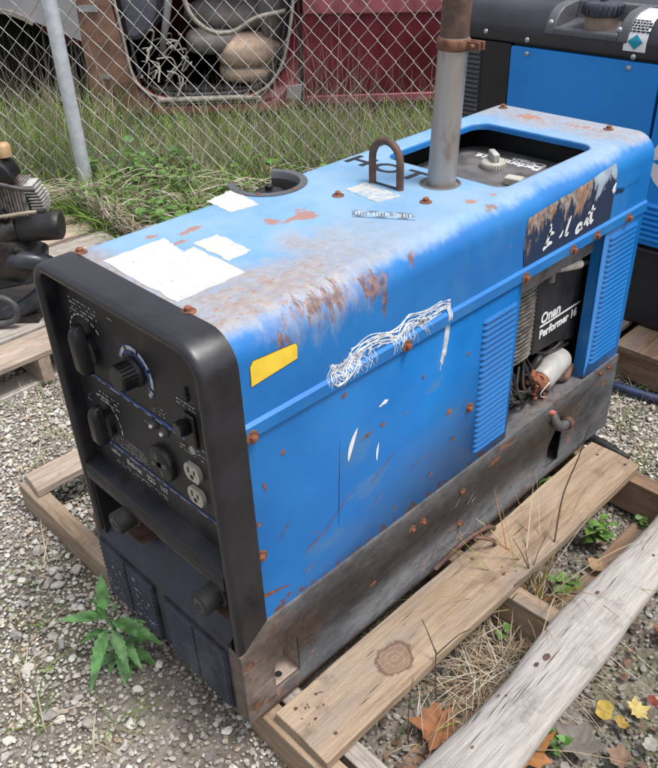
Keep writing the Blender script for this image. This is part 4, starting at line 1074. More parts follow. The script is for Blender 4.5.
for i in range(7):
    z = .268+i*.0155
    b.prism([(Y2+.002, z+.012), (Y2-.007, z+.005), (Y2-.006, z+.001), (Y2+.002, z)], .186, .42, 'x')
b.build('louvers', 'machine_blue', dp)
b = MB(); b.box(-.50, -.290, Y2+.004, Y2+.019, .245, .732); lvp = b.build('vent_panel', 'machine_dark', T2, bevel=.002)
b = MB()
for i in range(30):
    z = .300+i*.0140; b.prism([(Y2+.004, z+.011), (Y2-.005, z+.005), (Y2-.004, z+.001), (Y2+.004, z)], -.490, -.392, 'x')
b.build('louvers', 'recess_grey', lvp)
# filler recess
b = MB()
wall = [(Y2-.0075, .770), (Y2-.0075, .779), (Y2+.0005, .8025), (Y2+.0175, .825), (Y2+.044, .8395), (Y2+.09, .8455), (Y2+.14, .8455), (Y2+.14, .80), (Y2+.0, .770)]
for q in ((-.180, -.148), (.038, .070)): b.prism(wall, *q, 'x')
b.prism([(Y2-.0075, .7705), (Y2-.0075, .786), (Y2-.002, .793), (Y2+.006, .790), (Y2+.10, .800), (Y2+.115, .8455), (Y2+.139, .8453), (Y2+.139, .78), (Y2-.002, .7705)], -.1485, .0385, 'x')
rc2 = b.build('filler_recess', 'recess_grey', T2, bevel=.006, seg=3)
b = MB(); b.lathe([(.044, .785), (.044, .825), (.041, .828)], (-.040, Y2+.048, 0), seg=28); b.build('filler_neck', 'filler_brown', rc2)
b = MB(); b.lathe([(.050, .824), (.053, .828), (.053, .850), (.049, .856), (.02, .858), (.0, .858)], (-.040, Y2+.048, 0), seg=32)
for a in range(24): b.box(.052, .0555, -.002, .002, .829, .850, 0, Matrix.Translation((-.040, Y2+.048, 0)) @ Matrix.Rotation(a*PI/12, 4, 'Z'))
b.lathe([(.010, .857), (.010, .864), (0, .865)], (-.040, Y2+.048, 0), seg=12)
b.build('filler_cap', 'cap_black', rc2)
# sticker wrapping over the front edge
pth = [(Y2-.0055, .754), (Y2-.0055, .778), (Y2+.0025, .801), (Y2+.019, .8235), (Y2+.0445, .8375), (Y2+.09, .8437)]
b = MB(); b.loops([[(.060, y, z), (.122, y, z)] for y, z in pth], False); stk = b.build('warning_sticker', 'white_clean', T2, fix=False)
b = MB(); yy = Y2-.0066
for dz_, xs in ((.801, 0), (.795, 0), (.812, 0)): pass
def on2(x, s):      # along the sticker path
    d = 0
    for (a, c), (e, f_) in zip(pth, pth[1:]):
        l_ = math.hypot(e-a, f_-c)
        if s <= d+l_: t = (s-d)/l_; return (x, a+(e-a)*t-.0010, c+(f_-c)*t+.0006)
        d += l_
    return (x, pth[-1][0], pth[-1][1]+.001)
for r_ in range(5):
    s0 = .046+r_*.0075; x = .066
    while x < .114: l_ = random.uniform(.005, .012); b.add([on2(x, s0), on2(x+l_, s0), on2(x+l_, s0+.0045), on2(x, s0+.0045)], [(0, 1, 2, 3)]); x += l_+.0015
b.build('sticker_print', 'lettering_dark', stk, fix=False)
b = MB(); b.loops([[on2(.091-.021*(1-abs(k-6)/6), .004+.037*k/12), on2(.091+.021*(1-abs(k-6)/6), .004+.037*k/12)] for k in range(13)], False, 0, False); b.build('sticker_symbol', 'teal_print', stk, fix=False)
for (x, z) in ((-.374, .758), (-.231, .749), (.092, .741), (-.155, .803), (.047, .803)):
    b = MB(); b.lathe([(.0075, Y2-.004), (.0075, Y2-.006), (.005, Y2-.009), (0, Y2-.010)], (x, -.009 if z > .8 else 0, z), 'y', 14); b.build('screw', 'zinc', T2)
for (x, z) in ((-.230, .712), (.082, .712), (.255, .70)):
    b = MB(); b.lathe([(.0075, Y2), (.0075, Y2-.002), (.005, Y2-.005), (0, Y2-.006)], (x, 0, z), 'y', 14); b.build('screw', 'zinc', T2)
# round white emblem with a blue star-like point
b = MB(); ce = (.262, .487)
b.lathe([(.078, Y2+.001), (0, Y2+.0008)], (ce[0], 0, ce[1]), 'y', 40); em = b.build('round_emblem', 'white_clean', dp)
b = MB(); st_ = [(-.072, .0), (-.012, .026), (.030, .062), (.020, .012), (.07, -.01), (.012, -.022), (-.01, -.06), (-.022, -.018)]
b.add([(ce[0]+p[0], Y2+.0002, ce[1]+p[1]) for p in st_], [tuple(range(8))]); b.build('emblem_symbol', 'machine_blue', em, fix=False)

# ------------------------------------------------------------------ scrap engine at the left
EO = Vector((-1.194, .411, 0)); ea = Vector((.7029, .7113, 0)); eb = Vector((-.7113, .7029, 0))
def ep(u, w, z): return EO+ea*u+eb*w+Vector((0, 0, z))
EG = thing('scrap_engine', 'greasy small air-cooled engine with black canister and tan hose at the left edge', 'engine', (EO.x, EO.y, .0))
b = MB(); b.tube([ep(.055, .03, .300), ep(.062, .03, .300), ep(.165, .03, .304), ep(.178, .03, .305), ep(.184, .03, .305)], [.036, .043, .043, .043, .038], 28); b.build('air_canister', 'engine_black', EG)
b = MB(); b.tube([ep(.00, .02, .290), ep(.05, .03, .300)], [.05, .036], 18); b.tube([ep(-.05, .03, .27), ep(.01, .05, .20), ep(.06, .05, .16)], [.08, .09, .06], 14); b.build('crankcase', 'oily_dark', EG)
b = MB()
for i in range(13):
    u = -.02+i*.0095; b.box(-.0025, .0025, -.045, .05, .335, .435, 0, Matrix.Translation(ep(u, .06, 0)) @ Matrix.Rotation(math.radians(45.3), 4, 'Z'))
b.box(-.03, .085, -.04, .045, .33, .425, 0, Matrix.Translation(ep(.005, .06, 0)) @ Matrix.Rotation(math.radians(45.3), 4, 'Z'))
b.build('cylinder_fins', 'fins_alu', EG)
b = MB()
for i in range(13):
    z = .310+i*.0095; u = .112+.028*math.sin((i+1)/14*PI); b.box(-.022, .016, -.03, .04, z, z+.0035, 0, Matrix.Translation(ep(u-.012, .06, 0)) @ Matrix.Rotation(math.radians(45.3), 4, 'Z'))
b.build('head_fins', 'fins_light', EG)
b = MB(); b.tube([ep(-.03, .04, .43), ep(.03, .05, .45), ep(.07, .05, .46)], [.04, .045, .03], 16); b.build('rocker_cover', 'brown_steel', EG)
b = MB(); b.prism([(-.05, .45), (.10, .462), (.085, .50), (.06, .525), (-.05, .53)], -.03, .05, 'y'); o = b.build('engine_cowl', 'knob_black', None, bevel=.008, seg=3)
o.parent = EG; o.location = Vector(ep(0, 0, 0))-EG.location; o.rotation_euler.z = math.radians(45.3)
b = MB(); b.lathe([(.022, 0), (.022, .03), (.017, .036), (0, .037)], ep(.070, .02, .520), 'z', 20); b.build('fuel_cap', 'tan_cap', EG)
b = MB(); b.tube(smooth_pts([ep(-.05, -.02, .40), ep(.03, -.03, .455), ep(.10, -.02, .438), ep(.14, 0, .425)], 5), .007, 10); b.build('linkage_bar', 'grey_rubber', EG)
b = MB(); b.tube(smooth_pts([ep(-.06, -.04, .368), ep(.03, -.05, .366), ep(.10, -.045, .372), ep(.150, -.04, .375)], 5), .0055, 10); hz = b.build('control_rod', 'tan_hose', EG)
b = MB(); b.tube([ep(.148, -.04, .375), ep(.172, -.038, .377)], .007, 10); b.build('rod_tip', 'rubber', hz)
b = MB(); b.tube(smooth_pts([ep(-.06, .0, .20), ep(.02, -.01, .215), ep(.10, .0, .200), ep(.125, .03, .16), ep(.10, .03, .10), ep(.03, .02, .05), ep(-.04, .0, .018)], 6), [.030]*37, 16); b.build('support_frame', 'engine_frame', EG)
b = MB(); b.prism([(-.08, .10), (.09, .13), (.11, .22), (.03, .255), (-.08, .25)], .0, .10, 'y'); o = b.build('blower_housing', 'engine_frame', None, bevel=.015, seg=3)
o.parent = EG; o.location = Vector(ep(0, 0, 0))-EG.location; o.rotation_euler.z = math.radians(45.3)
b = MB(); b.tube(smooth_pts([ep(-.08, -.04, .10), ep(-.02, -.045, .105), ep(.015, -.05, .075), ep(.0, -.05, .03), ep(-.07, -.05, .015)], 6), .010, 12); b.build('carry_handle', 'grey_rubber', EG)
b = MB()
for i in range(16):
    p = ep(random.uniform(-.05, .07), random.uniform(-.03, .05), random.uniform(.22, .36)); q = p+Vector([random.uniform(-.03, .03) for _ in range(3)]); b.tube([p, q], random.uniform(.006, .016), 8)
b.build('fittings', 'oily_dark', EG)
b = MB(); b.box(-.25, .06, -.02, .30, .003, .02, 0, Matrix.Translation(ep(0, 0, 0)) @ Matrix.Rotation(math.radians(45.3), 4, 'Z')); b.build('mounting_plate', 'oily_dark', EG)

# ------------------------------------------------------------------ terrain
FA = Vector((-2.1305, 1.1739, 0)); fe = Vector((.70295, .71124, 0)); fn = Vector((-.71124, .70295, 0))
def ground_z(x, y):
    w = (x-FA.x)*fn.x+(y-FA.y)*fn.y          # distance beyond the fence
    t = min(max((w+1.3)/1.3, 0), 1); t = t*t*(3-2*t)
    md = .040*math.exp(-((x/.75)**2+((y+.10)/.38)**2))+.012*math.exp(-(((x-.17)/.23)**4+((y+.005)/.10)**2))
    return -.124+.09*t+md+.006*mnoise.noise(Vector((x*3, y*3, 0)))+.004*mnoise.noise(Vector((x*11, y*11, 3)))
gx = [-60, -30, -15, -9]+list(np.arange(-6, 3.01, .05))+[5, 9, 15, 30, 60]; gy = [-60, -30, -12, -5, -2.5]+list(np.arange(-1.2, 6.01, .05))+[8, 12, 20, 40, 60]
nx, ny = len(gx), len(gy)
V = np.array([(x, y, ground_z(x, y)) for y in gy for x in gx]); F = np.array([(j*nx+i, j*nx+i+1, (j+1)*nx+i+1, (j+1)*nx+i) for j in range(ny-1) for i in range(nx-1)])
tag(np_mesh('ground', V, F, 'soil', smooth=True), kind='structure')

# gravel: real stones
def stone_variants(n, sub):
    out = []
    for i in range(n):
        bm = bmesh.new(); bmesh.ops.create_icosphere(bm, subdivisions=sub, radius=1)
        P = np.array([v.co[:] for v in bm.verts]); Fc = np.array([[v.index for v in f.verts] for f in bm.faces]); bm.free()
        for _ in range(9):
            d = rng.normal(size=3); d /= np.linalg.norm(d); h = rng.uniform(.5, .85); q = P@d; m = q > h; P[m] -= np.outer(q[m]-h, d)
        P *= rng.uniform(.65, 1.15, 3)*np.array([1, 1, .55]); P += rng.normal(size=P.shape)*.03
        out.append((P, Fc))
    return out
def scatter_stones(name, pts, rad, cols, variants):
    Vs, Fs, Cs = [], [], []; off = 0
    idx = rng.integers(0, len(variants), len(pts))
    for k, (P, Fc) in enumerate(variants):
        m = np.where(idx == k)[0]
        if not len(m): continue
        a = rng.uniform(0, 2*PI, len(m)); t = rng.normal(0, .22, len(m))
        ca, sa, ct, st = np.cos(a), np.sin(a), np.cos(t), np.sin(t)
        X = P[None, :, 0]*ct[:, None]+P[None, :, 2]*st[:, None]; Z = -P[None, :, 0]*st[:, None]+P[None, :, 2]*ct[:, None]; Y = np.broadcast_to(P[None, :, 1], X.shape)
        Xr = X*ca[:, None]-Y*sa[:, None]; Yr = X*sa[:, None]+Y*ca[:, None]
        Q = np.stack([Xr, Yr, Z], -1)*rad[m][:, None, None]+pts[m][:, None, :]
        n = len(P); Vs.append(Q.reshape(-1, 3)); Fs.append((Fc[None]+(np.arange(len(m))*n)[:, None, None]).reshape(-1, 3)+off); off += n*len(m)
        Cs.append(np.repeat(cols[m], n, 0))
    return np_mesh(name, np.concatenate(Vs), np.concatenate(Fs), 'gravel', np.concatenate(Cs))
def gz_arr(P): return np.array([ground_z(x, y) for x, y in P])
pitch = .0090
X, Y = np.meshgrid(np.arange(-1.35, 1.35, pitch), np.arange(-.75, 1.75, pitch)); P2 = np.c_[X.ravel(), Y.ravel()]+rng.uniform(-.5, .5, (X.size, 2))*pitch
P3 = np.c_[P2, np.full(len(P2), -.115)]
keep = near_view(P3, 1.22)
keep &= ~((P2[:, 0] > .02) & (P2[:, 0] < .38) & (P2[:, 1] > .06) & (P2[:, 1] < 1.1))
keep &= ~((P2[:, 0] < -1.12) & (P2[:, 1] < .9))
w = (P2[:, 0]-FA.x)*fn.x+(P2[:, 1]-FA.y)*fn.y
keep &= w < -.95-.15*rng.random(len(w))
nz_ = np.array([mnoise.noise(Vector((x*4, y*4, 7)))+.5*mnoise.noise(Vector((x*11, y*11, 2))) for x, y in P2])
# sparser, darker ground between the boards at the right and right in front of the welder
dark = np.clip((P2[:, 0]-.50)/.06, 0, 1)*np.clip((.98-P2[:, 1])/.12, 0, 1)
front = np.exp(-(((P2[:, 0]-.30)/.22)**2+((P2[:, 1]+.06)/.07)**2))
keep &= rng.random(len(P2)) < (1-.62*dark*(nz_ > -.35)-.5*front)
keep &= ~((P2[:, 1] > 1.0) & (P2[:, 0] < .2))|(rng.random(len(P2)) < .4)
P2 = P2[keep]; dark = dark[keep]; front = front[keep]; nz_ = nz_[keep]
n = len(P2)
rad = np.clip(rng.lognormal(math.log(.0050), .34, n), .0026, .011)
pal = np.array([(.60, .575, .53), (.50, .475, .43), (.40, .375, .335), (.68, .66, .62), (.33, .29, .24), (.44, .35, .26), (.30, .29, .28), (.56, .51, .43), (.24, .21, .18)])
ci = rng.choice(len(pal), n, p=[.17, .19, .17, .08, .11, .06, .09, .08, .05]); cols = np.clip(pal[ci]*rng.uniform(.85, 1.22, (n, 1)), 0, .72)
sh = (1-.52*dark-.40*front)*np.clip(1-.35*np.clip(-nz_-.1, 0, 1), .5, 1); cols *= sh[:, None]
cols = cols*np.array([1, 1-.03*0, 1])
z = gz_arr(P2)+rng.uniform(-.001, .006, n)+rad*.25
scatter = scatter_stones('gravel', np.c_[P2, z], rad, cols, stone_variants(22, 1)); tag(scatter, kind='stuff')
# larger stones lying on top
def big_stones(n):
    P = []
    while len(P) < n:
        x, y = rng.uniform(-1.0, 1.2), rng.uniform(-.6, 1.6)
        if .0 < x < .44 and .02 < y < 1.2: continue
        if x > .45 and y < 1.0 and rng.random() < .65: continue
        if .33 < x < .76 and -.02 < y < 1.07 and rng.random() < .8: continue
        P.append((x, y))
    return np.array(P)
PB = big_stones(560); rb_ = np.clip(rng.lognormal(math.log(.0105), .28, len(PB)), .007, .022)
PB = np.r_[PB, [(-.185, .008), (-.107, -.169), (-.02, -.19), (-.16, .05), (.10, -.21), (.17, -.17), (-.30, -.02), (-.05, -.12), (.23, -.12), (-.39, .10)]]; rb_ = np.r_[rb_, [.021, .017, .016, .012, .018, .017, .018, .016, .014, .017]]
m = near_view(np.c_[PB, np.full(len(PB), -.115)], 1.15); PB = PB[m]; rb_ = rb_[m]
cb = np.array([(.62, .59, .54), (.52, .49, .45), (.40, .37, .33), (.36, .35, .34)])[rng.choice(4, len(PB), p=[.45, .3, .15, .1])]*rng.uniform(.8, 1.15, (len(PB), 1))
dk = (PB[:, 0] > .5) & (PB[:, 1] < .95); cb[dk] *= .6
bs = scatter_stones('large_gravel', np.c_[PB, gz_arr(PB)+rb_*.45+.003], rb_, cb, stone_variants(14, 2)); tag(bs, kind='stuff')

# ------------------------------------------------------------------ grass and straw
def blades(name, base, h, lean, wid, cols, curl, nseg=4, kind='stuff', mat='blade'):
    n = len(base); az = rng.uniform(0, 2*PI, n); d = np.c_[np.cos(az), np.sin(az), np.zeros(n)]; s = np.c_[-np.sin(az), np.cos(az), np.zeros(n)]
    tw = rng.uniform(-1, 1, n)
    s = s*np.cos(tw)[:, None]+d*np.sin(tw)[:, None]*.6
    Vs = []
    for k in range(nseg+1):
        t = k/nseg; out = (lean*t+curl*t*t)*h; up = h*t*np.sqrt(np.clip(1-(lean*.5+curl*.5*t)**2, .15, 1))-curl*curl*h*t**3*.25
        c = base+d*out[:, None]+np.c_[np.zeros((n, 2)), up]
        w_ = wid*(1-t**2.2*.93)
        Vs += [c-s*w_[:, None], c+s*w_[:, None]]
    Vv = np.stack(Vs, 1); m = 2*(nseg+1)
    f = np.array([(2*k, 2*k+1, 2*k+3, 2*k+2) for k in range(nseg)])
    Fv = (f[None]+(np.arange(n)*m)[:, None, None]).reshape(-1, 4)
    o = np_mesh(name, Vv.reshape(-1, 3), Fv, mat, np.repeat(cols, m, 0)); tag(o, kind=kind); return o
def fence_pts(n, s0, s1, w0, w1, dens=None):
    s = rng.uniform(s0, s1, n); w_ = rng.uniform(w0, w1, n)
    P = np.c_[FA.x+fe.x*s+fn.x*w_, FA.y+fe.y*s+fn.y*w_]
    return P, s, w_
def green_cols(n, dry=.35, dk=1.):
    g = np.array([(.12, .22, .03), (.08, .17, .025), (.17, .29, .05), (.20, .30, .07), (.05, .11, .018)])[rng.integers(0, 5, n)]
    y_ = np.array([(.34, .29, .19), (.27, .22, .14), (.42, .37, .27), (.20, .16, .10)])[rng.integers(0, 4, n)]
    m = rng.random(n) < dry; c = np.where(m[:, None], y_, g); return c*rng.uniform(1.05, 1.9, (n, 1))*dk
P, s_, w_ = fence_pts(58000, -1.0, 3.2, -1.25, .15)
ok = ~((P[:, 0] > -2.0) & (P[:, 0] < -.95) & (P[:, 1] < .99)) & (P[:, 1] < 3.9)
ok &= ~((P[:, 0] > -.62) & (P[:, 1] > 1.45)) & ~((P[:, 0] > -.05) & (P[:, 1] < 1.2))
tall = .5+.5*np.clip((w_+1.1)/.9, 0, 1)
cl = np.array([mnoise.noise(Vector((a*3.5, b_*3.5, 0))) for a, b_ in P]); ok &= rng.random(len(P)) < np.clip(.75+cl*1.2, .2, 1)
P = P[ok]; tall = tall[ok]; cl = cl[ok]; n = len(P)
blades('grass', np.c_[P, gz_arr(P)], rng.uniform(.05, .20, n)*tall*(1+.5*cl), rng.uniform(.05, .7, n), rng.uniform(.0014, .0052, n), green_cols(n, .16), rng.uniform(.1, .9, n))
# thin dead stems, tangled
P, s_, w_ = fence_pts(9000, -1.0, 3.2, -1.1, .3)
ok = ~((P[:, 0] > -2.0) & (P[:, 0] < -.95) & (P[:, 1] < .99)) & ~((P[:, 0] > -.62) & (P[:, 1] > 1.40)) & ~((P[:, 0] > -.05) & (P[:, 1] < 1.2)); P = P[ok]; n = len(P)
dc = np.array([(.36, .31, .24), (.25, .21, .16), (.45, .41, .34), (.16, .13, .10)])[rng.integers(0, 4, n)]*rng.uniform(.8, 1.1, (n, 1))
blades('dead_grass', np.c_[P, gz_arr(P)], rng.uniform(.10, .34, n), rng.uniform(.1, 1.3, n), rng.uniform(.0006, .0014, n), dc, rng.uniform(0, 1.0, n), 5)
# behind the fence
P, s_, w_ = fence_pts(17000, -1.5, 3.3, .1, 1.12)
n = len(P); hh = rng.uniform(.05, .20, n)*np.where(s_ < 0, 1.7, 1.); blades('grass_behind_fence', np.c_[P, gz_arr(P)], hh, rng.uniform(0, .5, n), rng.uniform(.0010, .0028, n), green_cols(n, .3, .9), rng.uniform(0, .8, n))
P, s_, w_ = fence_pts(2600, -1.3, 3.3, -.1, 1.1)
n = len(P); blades('tall_dead_stems', np.c_[P, gz_arr(P)], rng.uniform(.2, .65, n)*np.where((s_ > .75) & (s_ < 1.25) | (s_ < 0), 1., .62), rng.uniform(0, .35, n), rng.uniform(.0006, .0014, n), np.array([(.34, .29, .24), (.22, .18, .15), (.42, .36, .3)])[rng.integers(0, 3, n)], rng.uniform(0, .3, n), 5)
# sparse weeds in the gravel and under the pallet edges
P = np.c_[rng.uniform(-1.25, .75, 5200), rng.uniform(-.1, 1.9, 5200)]
m = ((abs(P[:, 0]+.93) < .12) & (rng.random(len(P)) < .55)) | ((P[:, 0] > .40) & (P[:, 0] < .47) & (P[:, 1] > .15) & (P[:, 1] < 1.2) & (rng.random(len(P)) < .5)) | ((abs(P[:, 1]-1.42) < .13) & (P[:, 0] > .1) & (P[:, 0] < .6)) | ((P[:, 1] > 1.2) & (P[:, 0] < .1)) | ((abs(P[:, 0]-.62) < .05) & (P[:, 1] < .55) & (P[:, 1] > .1) & (rng.random(len(P)) < .6))
cg = [(-.02, -.20), (.10, -.24), (-.25, -.05), (-.60, .10), (-.45, .22), (.22, -.16), (-.12, -.13), (-.70, .25), (.5, 1.22), (.40, 1.35), (.95, .62), (.85, .30)]
Q = np.concatenate([np.array(c_)+rng.normal(0, .018, (26, 2)) for c_ in cg]); P = np.r_[P[m], Q]; n = len(P); blades('weedy_grass', np.c_[P, gz_arr(P)], rng.uniform(.02, .085, n), rng.uniform(.1, 1.2, n), rng.uniform(.0007, .0018, n), green_cols(n, .6), rng.uniform(.1, .9, n))
# curly dry clump between board and log
n = 520; a = rng.normal(0, 1, (n, 2)); P = np.c_[.615+a[:, 0]*.030, .47+a[:, 1]*.085]
blades('dry_grass_clump', np.c_[P, gz_arr(P)], rng.uniform(.05, .13, n), rng.uniform(.3, 1.4, n), rng.uniform(.0006, .0019, n), np.array([(.55, .49, .38), (.40, .31, .21), (.62, .58, .48), (.30, .20, .12)])[rng.integers(0, 4, n)], rng.uniform(.4, 1.5, n), 6)
n = 70; P = np.c_[.575+rng.normal(0, .012, n), .62+rng.normal(0, .03, n)]
blades('reddish_grass_tuft', np.c_[P, gz_arr(P)], rng.uniform(.10, .30, n), rng.uniform(.05, .7, n), rng.uniform(.0008, .0026, n), np.array([(.36, .17, .08), (.45, .32, .15), (.30, .28, .06), (.5, .42, .3)])[rng.integers(0, 4, n)], rng.uniform(.1, .9, n), 6)
# long straw stalks lying over the grass
st = MB(); q = random.Random(11)
for i in range(230):
    s0 = q.uniform(-.35, 1.15); w0 = q.uniform(-.85, -.12); ln = q.uniform(.25, .75); an = q.gauss(0.0, .38)+ (PI if q.random() < .3 else 0)
    p0 = FA+fe*s0+fn*w0; d = fe*math.cos(an)+fn*math.sin(an); pts = []
    for k in range(6):
        t = k/5; p = p0+d*ln*t+fn*q.uniform(-.02, .02); x, y = p.x, p.y
        if -2.0 < x < -.93 and y < 1.0: y = 1.0+q.uniform(0, .05)
        pts.append((x, y, ground_z(x, y)+.05+.11*math.sin(PI*min(1, t*.9+.1))*q.uniform(.5, 1.1)))
    st.tube(smooth_pts(pts, 3), q.uniform(.0008, .0020), 4, 0 if q.random() < .7 else 1, False)
simple('straw', (.50, .45, .36), .6, var=.25, scale=40, bump=0); simple('straw_dark', (.24, .19, .14), .7, var=.3, scale=40, bump=0)
tag(st.build('straw_stalks', ['straw', 'straw_dark'], None, fix=False), kind='stuff')

# ------------------------------------------------------------------ weeds with leaves
def leaf_geo(mb, p, d, ln, wd, droop=.3, serr=0, fold=.25, mi=0, n=9):
    d = Vector(d).normalized(); up = Vector((0, 0, 1)); s = d.cross(up)
    if s.length < .1: s = Vector((1, 0, 0))
    s.normalize(); nn = s.cross(d).normalized(); C, A, B = [], [], []
    for k in range(n+1):
        t = k/n; c = Vector(p)+d*ln*t-Vector((0, 0, 1))*droop*ln*t*t
        w = wd*(math.sin(PI*t**.62)**1.1 if t < 1 else 0)+.0003
        if serr and k % 2: w *= 1-serr
        C.append(c-nn*0); A.append(c+s*w+nn*fold*w); B.append(c-s*w+nn*fold*w)
    m = n+1; mb.add(C+A+B, [(k, k+1, m+k+1, m+k) for k in range(n)]+[(k, 2*m+k, 2*m+k+1, k+1) for k in range(n)], mi, True)
def weed(name, label, loc, stems, leaf, n, h, mat='green_leaf', serr=0, spread=.5, seed=1, group=None, cat='weed', wratio=.33, lean=(0, 0)):
    q = random.Random(seed); t_ = thing(name, label, cat, loc, group)
    sm, fm = MB(), MB(); base = Vector(loc)
    for s_ in range(stems):
        a = q.uniform(0, 2*PI); sp_ = spread*q.uniform(.2, 1) if stems > 1 else 0
        top = base+Vector((math.cos(a)*sp_*h+lean[0], math.sin(a)*sp_*h+lean[1], h*q.uniform(.8, 1.1)))
        mid = base+(top-base)*.5+Vector((q.uniform(-.1, .1)*h, q.uniform(-.1, .1)*h, 0))
        path = smooth_pts([base, mid, top], 6); sm.tube(path, [.0016*(1-.5*i/len(path)) for i in range(len(path))], 6)
        for k in range(n):
            f = .25+.75*(k+.5)/n; p = path[min(int(f*len(path)), len(path)-1)]; az = k*2.4+q.uniform(-.4, .4)+a
            el = .15+.5*f; ll = leaf*q.uniform(.7, 1.1)*(1-.35*abs(f-.6))
            leaf_geo(fm, p, (math.cos(az)*math.cos(el), math.sin(az)*math.cos(el), math.sin(el)), ll, ll*wratio, q.uniform(.2, .6), serr)
    sm.build('stem', 'twig', t_, fix=False); fm.build('foliage', mat, t_, fix=False); return t_
simple('nettle_green', (.10, .23, .07), .5, var=.45, scale=60, bump=.3)
simple('vivid_green', (.105, .20, .045), .5, var=.35, scale=40, bump=.1)
nt = thing('nettle_plant', 'large-leaved green nettle at the front left corner of the worn welder', 'weed', (.105, -.035, -.09))
sm, fm = MB(), MB(); Bc = Vector((.105, -.035, -.09)); top = Vector((.088, -.062, .050))
sm.tube(smooth_pts([Bc, (.101, -.050, -.01), top], 5), .0022, 7)
def toward(u, v, w): return Vector(R_)*u+Vector(U_)*v-Vector(F_)*w
for (f, u, v, w, ln, wd) in ((.98, -.05, 1, .2, .085, .015), (.92, -1, .12, .25, .080, .014), (.92, .9, -.25, .2, .105, .017), (.85, -.25, -1, .35, .105, .015), (.80, .55, -.95, .4, .075, .013), (.9, -.7, .45, .5, .045, .010), (.95, .5, .55, .5, .05, .011),
                       (.6, .8, -.7, .5, .07, .012), (.55, -.8, -.7, .5, .06, .011), (.5, .2, -1, .3, .075, .013), (.4, 1, -.5, .2, .07, .012), (.97, .2, .2, 1, .03, .008), (.7, -1, -.3, .1, .055, .010), (.75, 1, .25, .1, .06, .011),
                       (.45, -.4, -1, .1, .06, .010), (.65, .3, .8, .6, .05, .010), (.88, -.45, .9, .3, .05, .010), (.35, .6, -1, .1, .055, .010), (.3, -.9, -.5, .4, .06, .011), (.5, .95, .1, .5, .055, .010), (.65, -1, .1, .5, .05, .009), (.25, .2, -1, .8, .06, .011), (.99, -.3, .1, 1, .028, .007)):
    p = Bc+(top-Bc)*f; q_ = p+toward(u, v, w).normalized()*.012; sm.tube([p, q_], .0009, 5)
    leaf_geo(fm, q_, toward(u, v, w), ln, wd, .18, .25, .35, n=16)
sm.build('stem', 'nettle_green', nt, fix=False); fm.build('foliage', 'nettle_green', nt, fix=False)
weed('broadleaf_weed', 'green upright weed growing beside the wide board, between it and the log', (.575, .86, -.115), 3, .045, 6, .085, 'vivid_green', .1, .4, 5)
weed('broadleaf_weed', 'low bright green round-leaved weed near the log, in front of the upright one', (.602, .70, -.115), 5, .026, 4, .045, 'vivid_green', 0, .7, 6, wratio=.48)
weed('broadleaf_weed', 'leafy green weed in the gap under the rear fork opening of the worn welder', (.435, .90, -.11), 4, .042, 5, .10, 'vivid_green', .1, .5, 8, wratio=.40)
weed('broadleaf_weed', 'single-leaved small weed in the curly dry grass beside the board', (.585, .50, -.115), 1, .028, 3, .06, 'vivid_green', 0, .5, 9, wratio=.5)
weed('broadleaf_weed', 'tiny yellow-green weed on the gravel between the far board end and the log', (.62, 1.0, -.115), 4, .018, 3, .02, 'vivid_green', 0, .9, 10, wratio=.5)
weed('broadleaf_weed', 'small green weed under the edge of the log at the bottom', (.765, .37, -.12), 5, .03, 5, .06, 'green_leaf', .1, .6, 12)
for i, (s_, w_, lab) in enumerate(((.45, -.15, 'bright round-leaved vine just in front of the fence below the car door'), (.28, -.18, 'small vine against the fence between the post and the car door'), (1.30, -.25, 'leafy weed at the fence foot below the closed maroon door'), (.16, -.30, 'vine with round bright leaves at the fence foot, nearest the post'), (.62, -.25, 'bright vine leaves below the open car door, left of centre'), (.82, -.22, 'vine with pale leaves under the right end of the car door sill'), (.30, -.62, 'broad-leaved green weed in the grass beyond the scrap engine'), (.95, -.55, 'leafy green weed in the grass just beyond the welder roof'))):
    p = FA+fe*s_+fn*w_
    weed('vine_weed', lab, (p.x, p.y, ground_z(p.x, p.y)), 4, .050, 4, .20 if i < 6 else .10, 'vivid_green', 0, .8, 20+i, cat='weed', wratio=.5 if i < 6 else .22)
# broad leaves mixed into the grass, a mass nobody could count
gc = MB(); q = random.Random(5); cs = [(q.uniform(-.5, 2.3), q.uniform(-.75, .1)) for _ in range(26)]
for i in range(1500):
    c_ = q.choice(cs); s0 = c_[0]+q.gauss(0, .09); w0 = c_[1]+q.gauss(0, .07); p = FA+fe*s0+fn*w0
    if -2.0 < p.x < -.93 and p.y < 1.02: continue
    if p.x > -.05 and p.y < 1.25: continue
    if p.x > -.62 and p.y > 1.42: continue
    a = q.uniform(0, 6.3); ln = q.uniform(.02, .065)
    leaf_geo(gc, (p.x, p.y, ground_z(p.x, p.y)+q.uniform(.04, .19)), (math.cos(a), math.sin(a), q.uniform(.0, .9)), ln, ln*q.choice([.18, .25, .42]), q.uniform(.1, .7), .05, q.uniform(0, .4), q.choice([0, 0, 1]), 6)
tag(gc.build('leafy_ground_cover', ['vivid_green', 'green_leaf'], None, fix=False), kind='stuff')
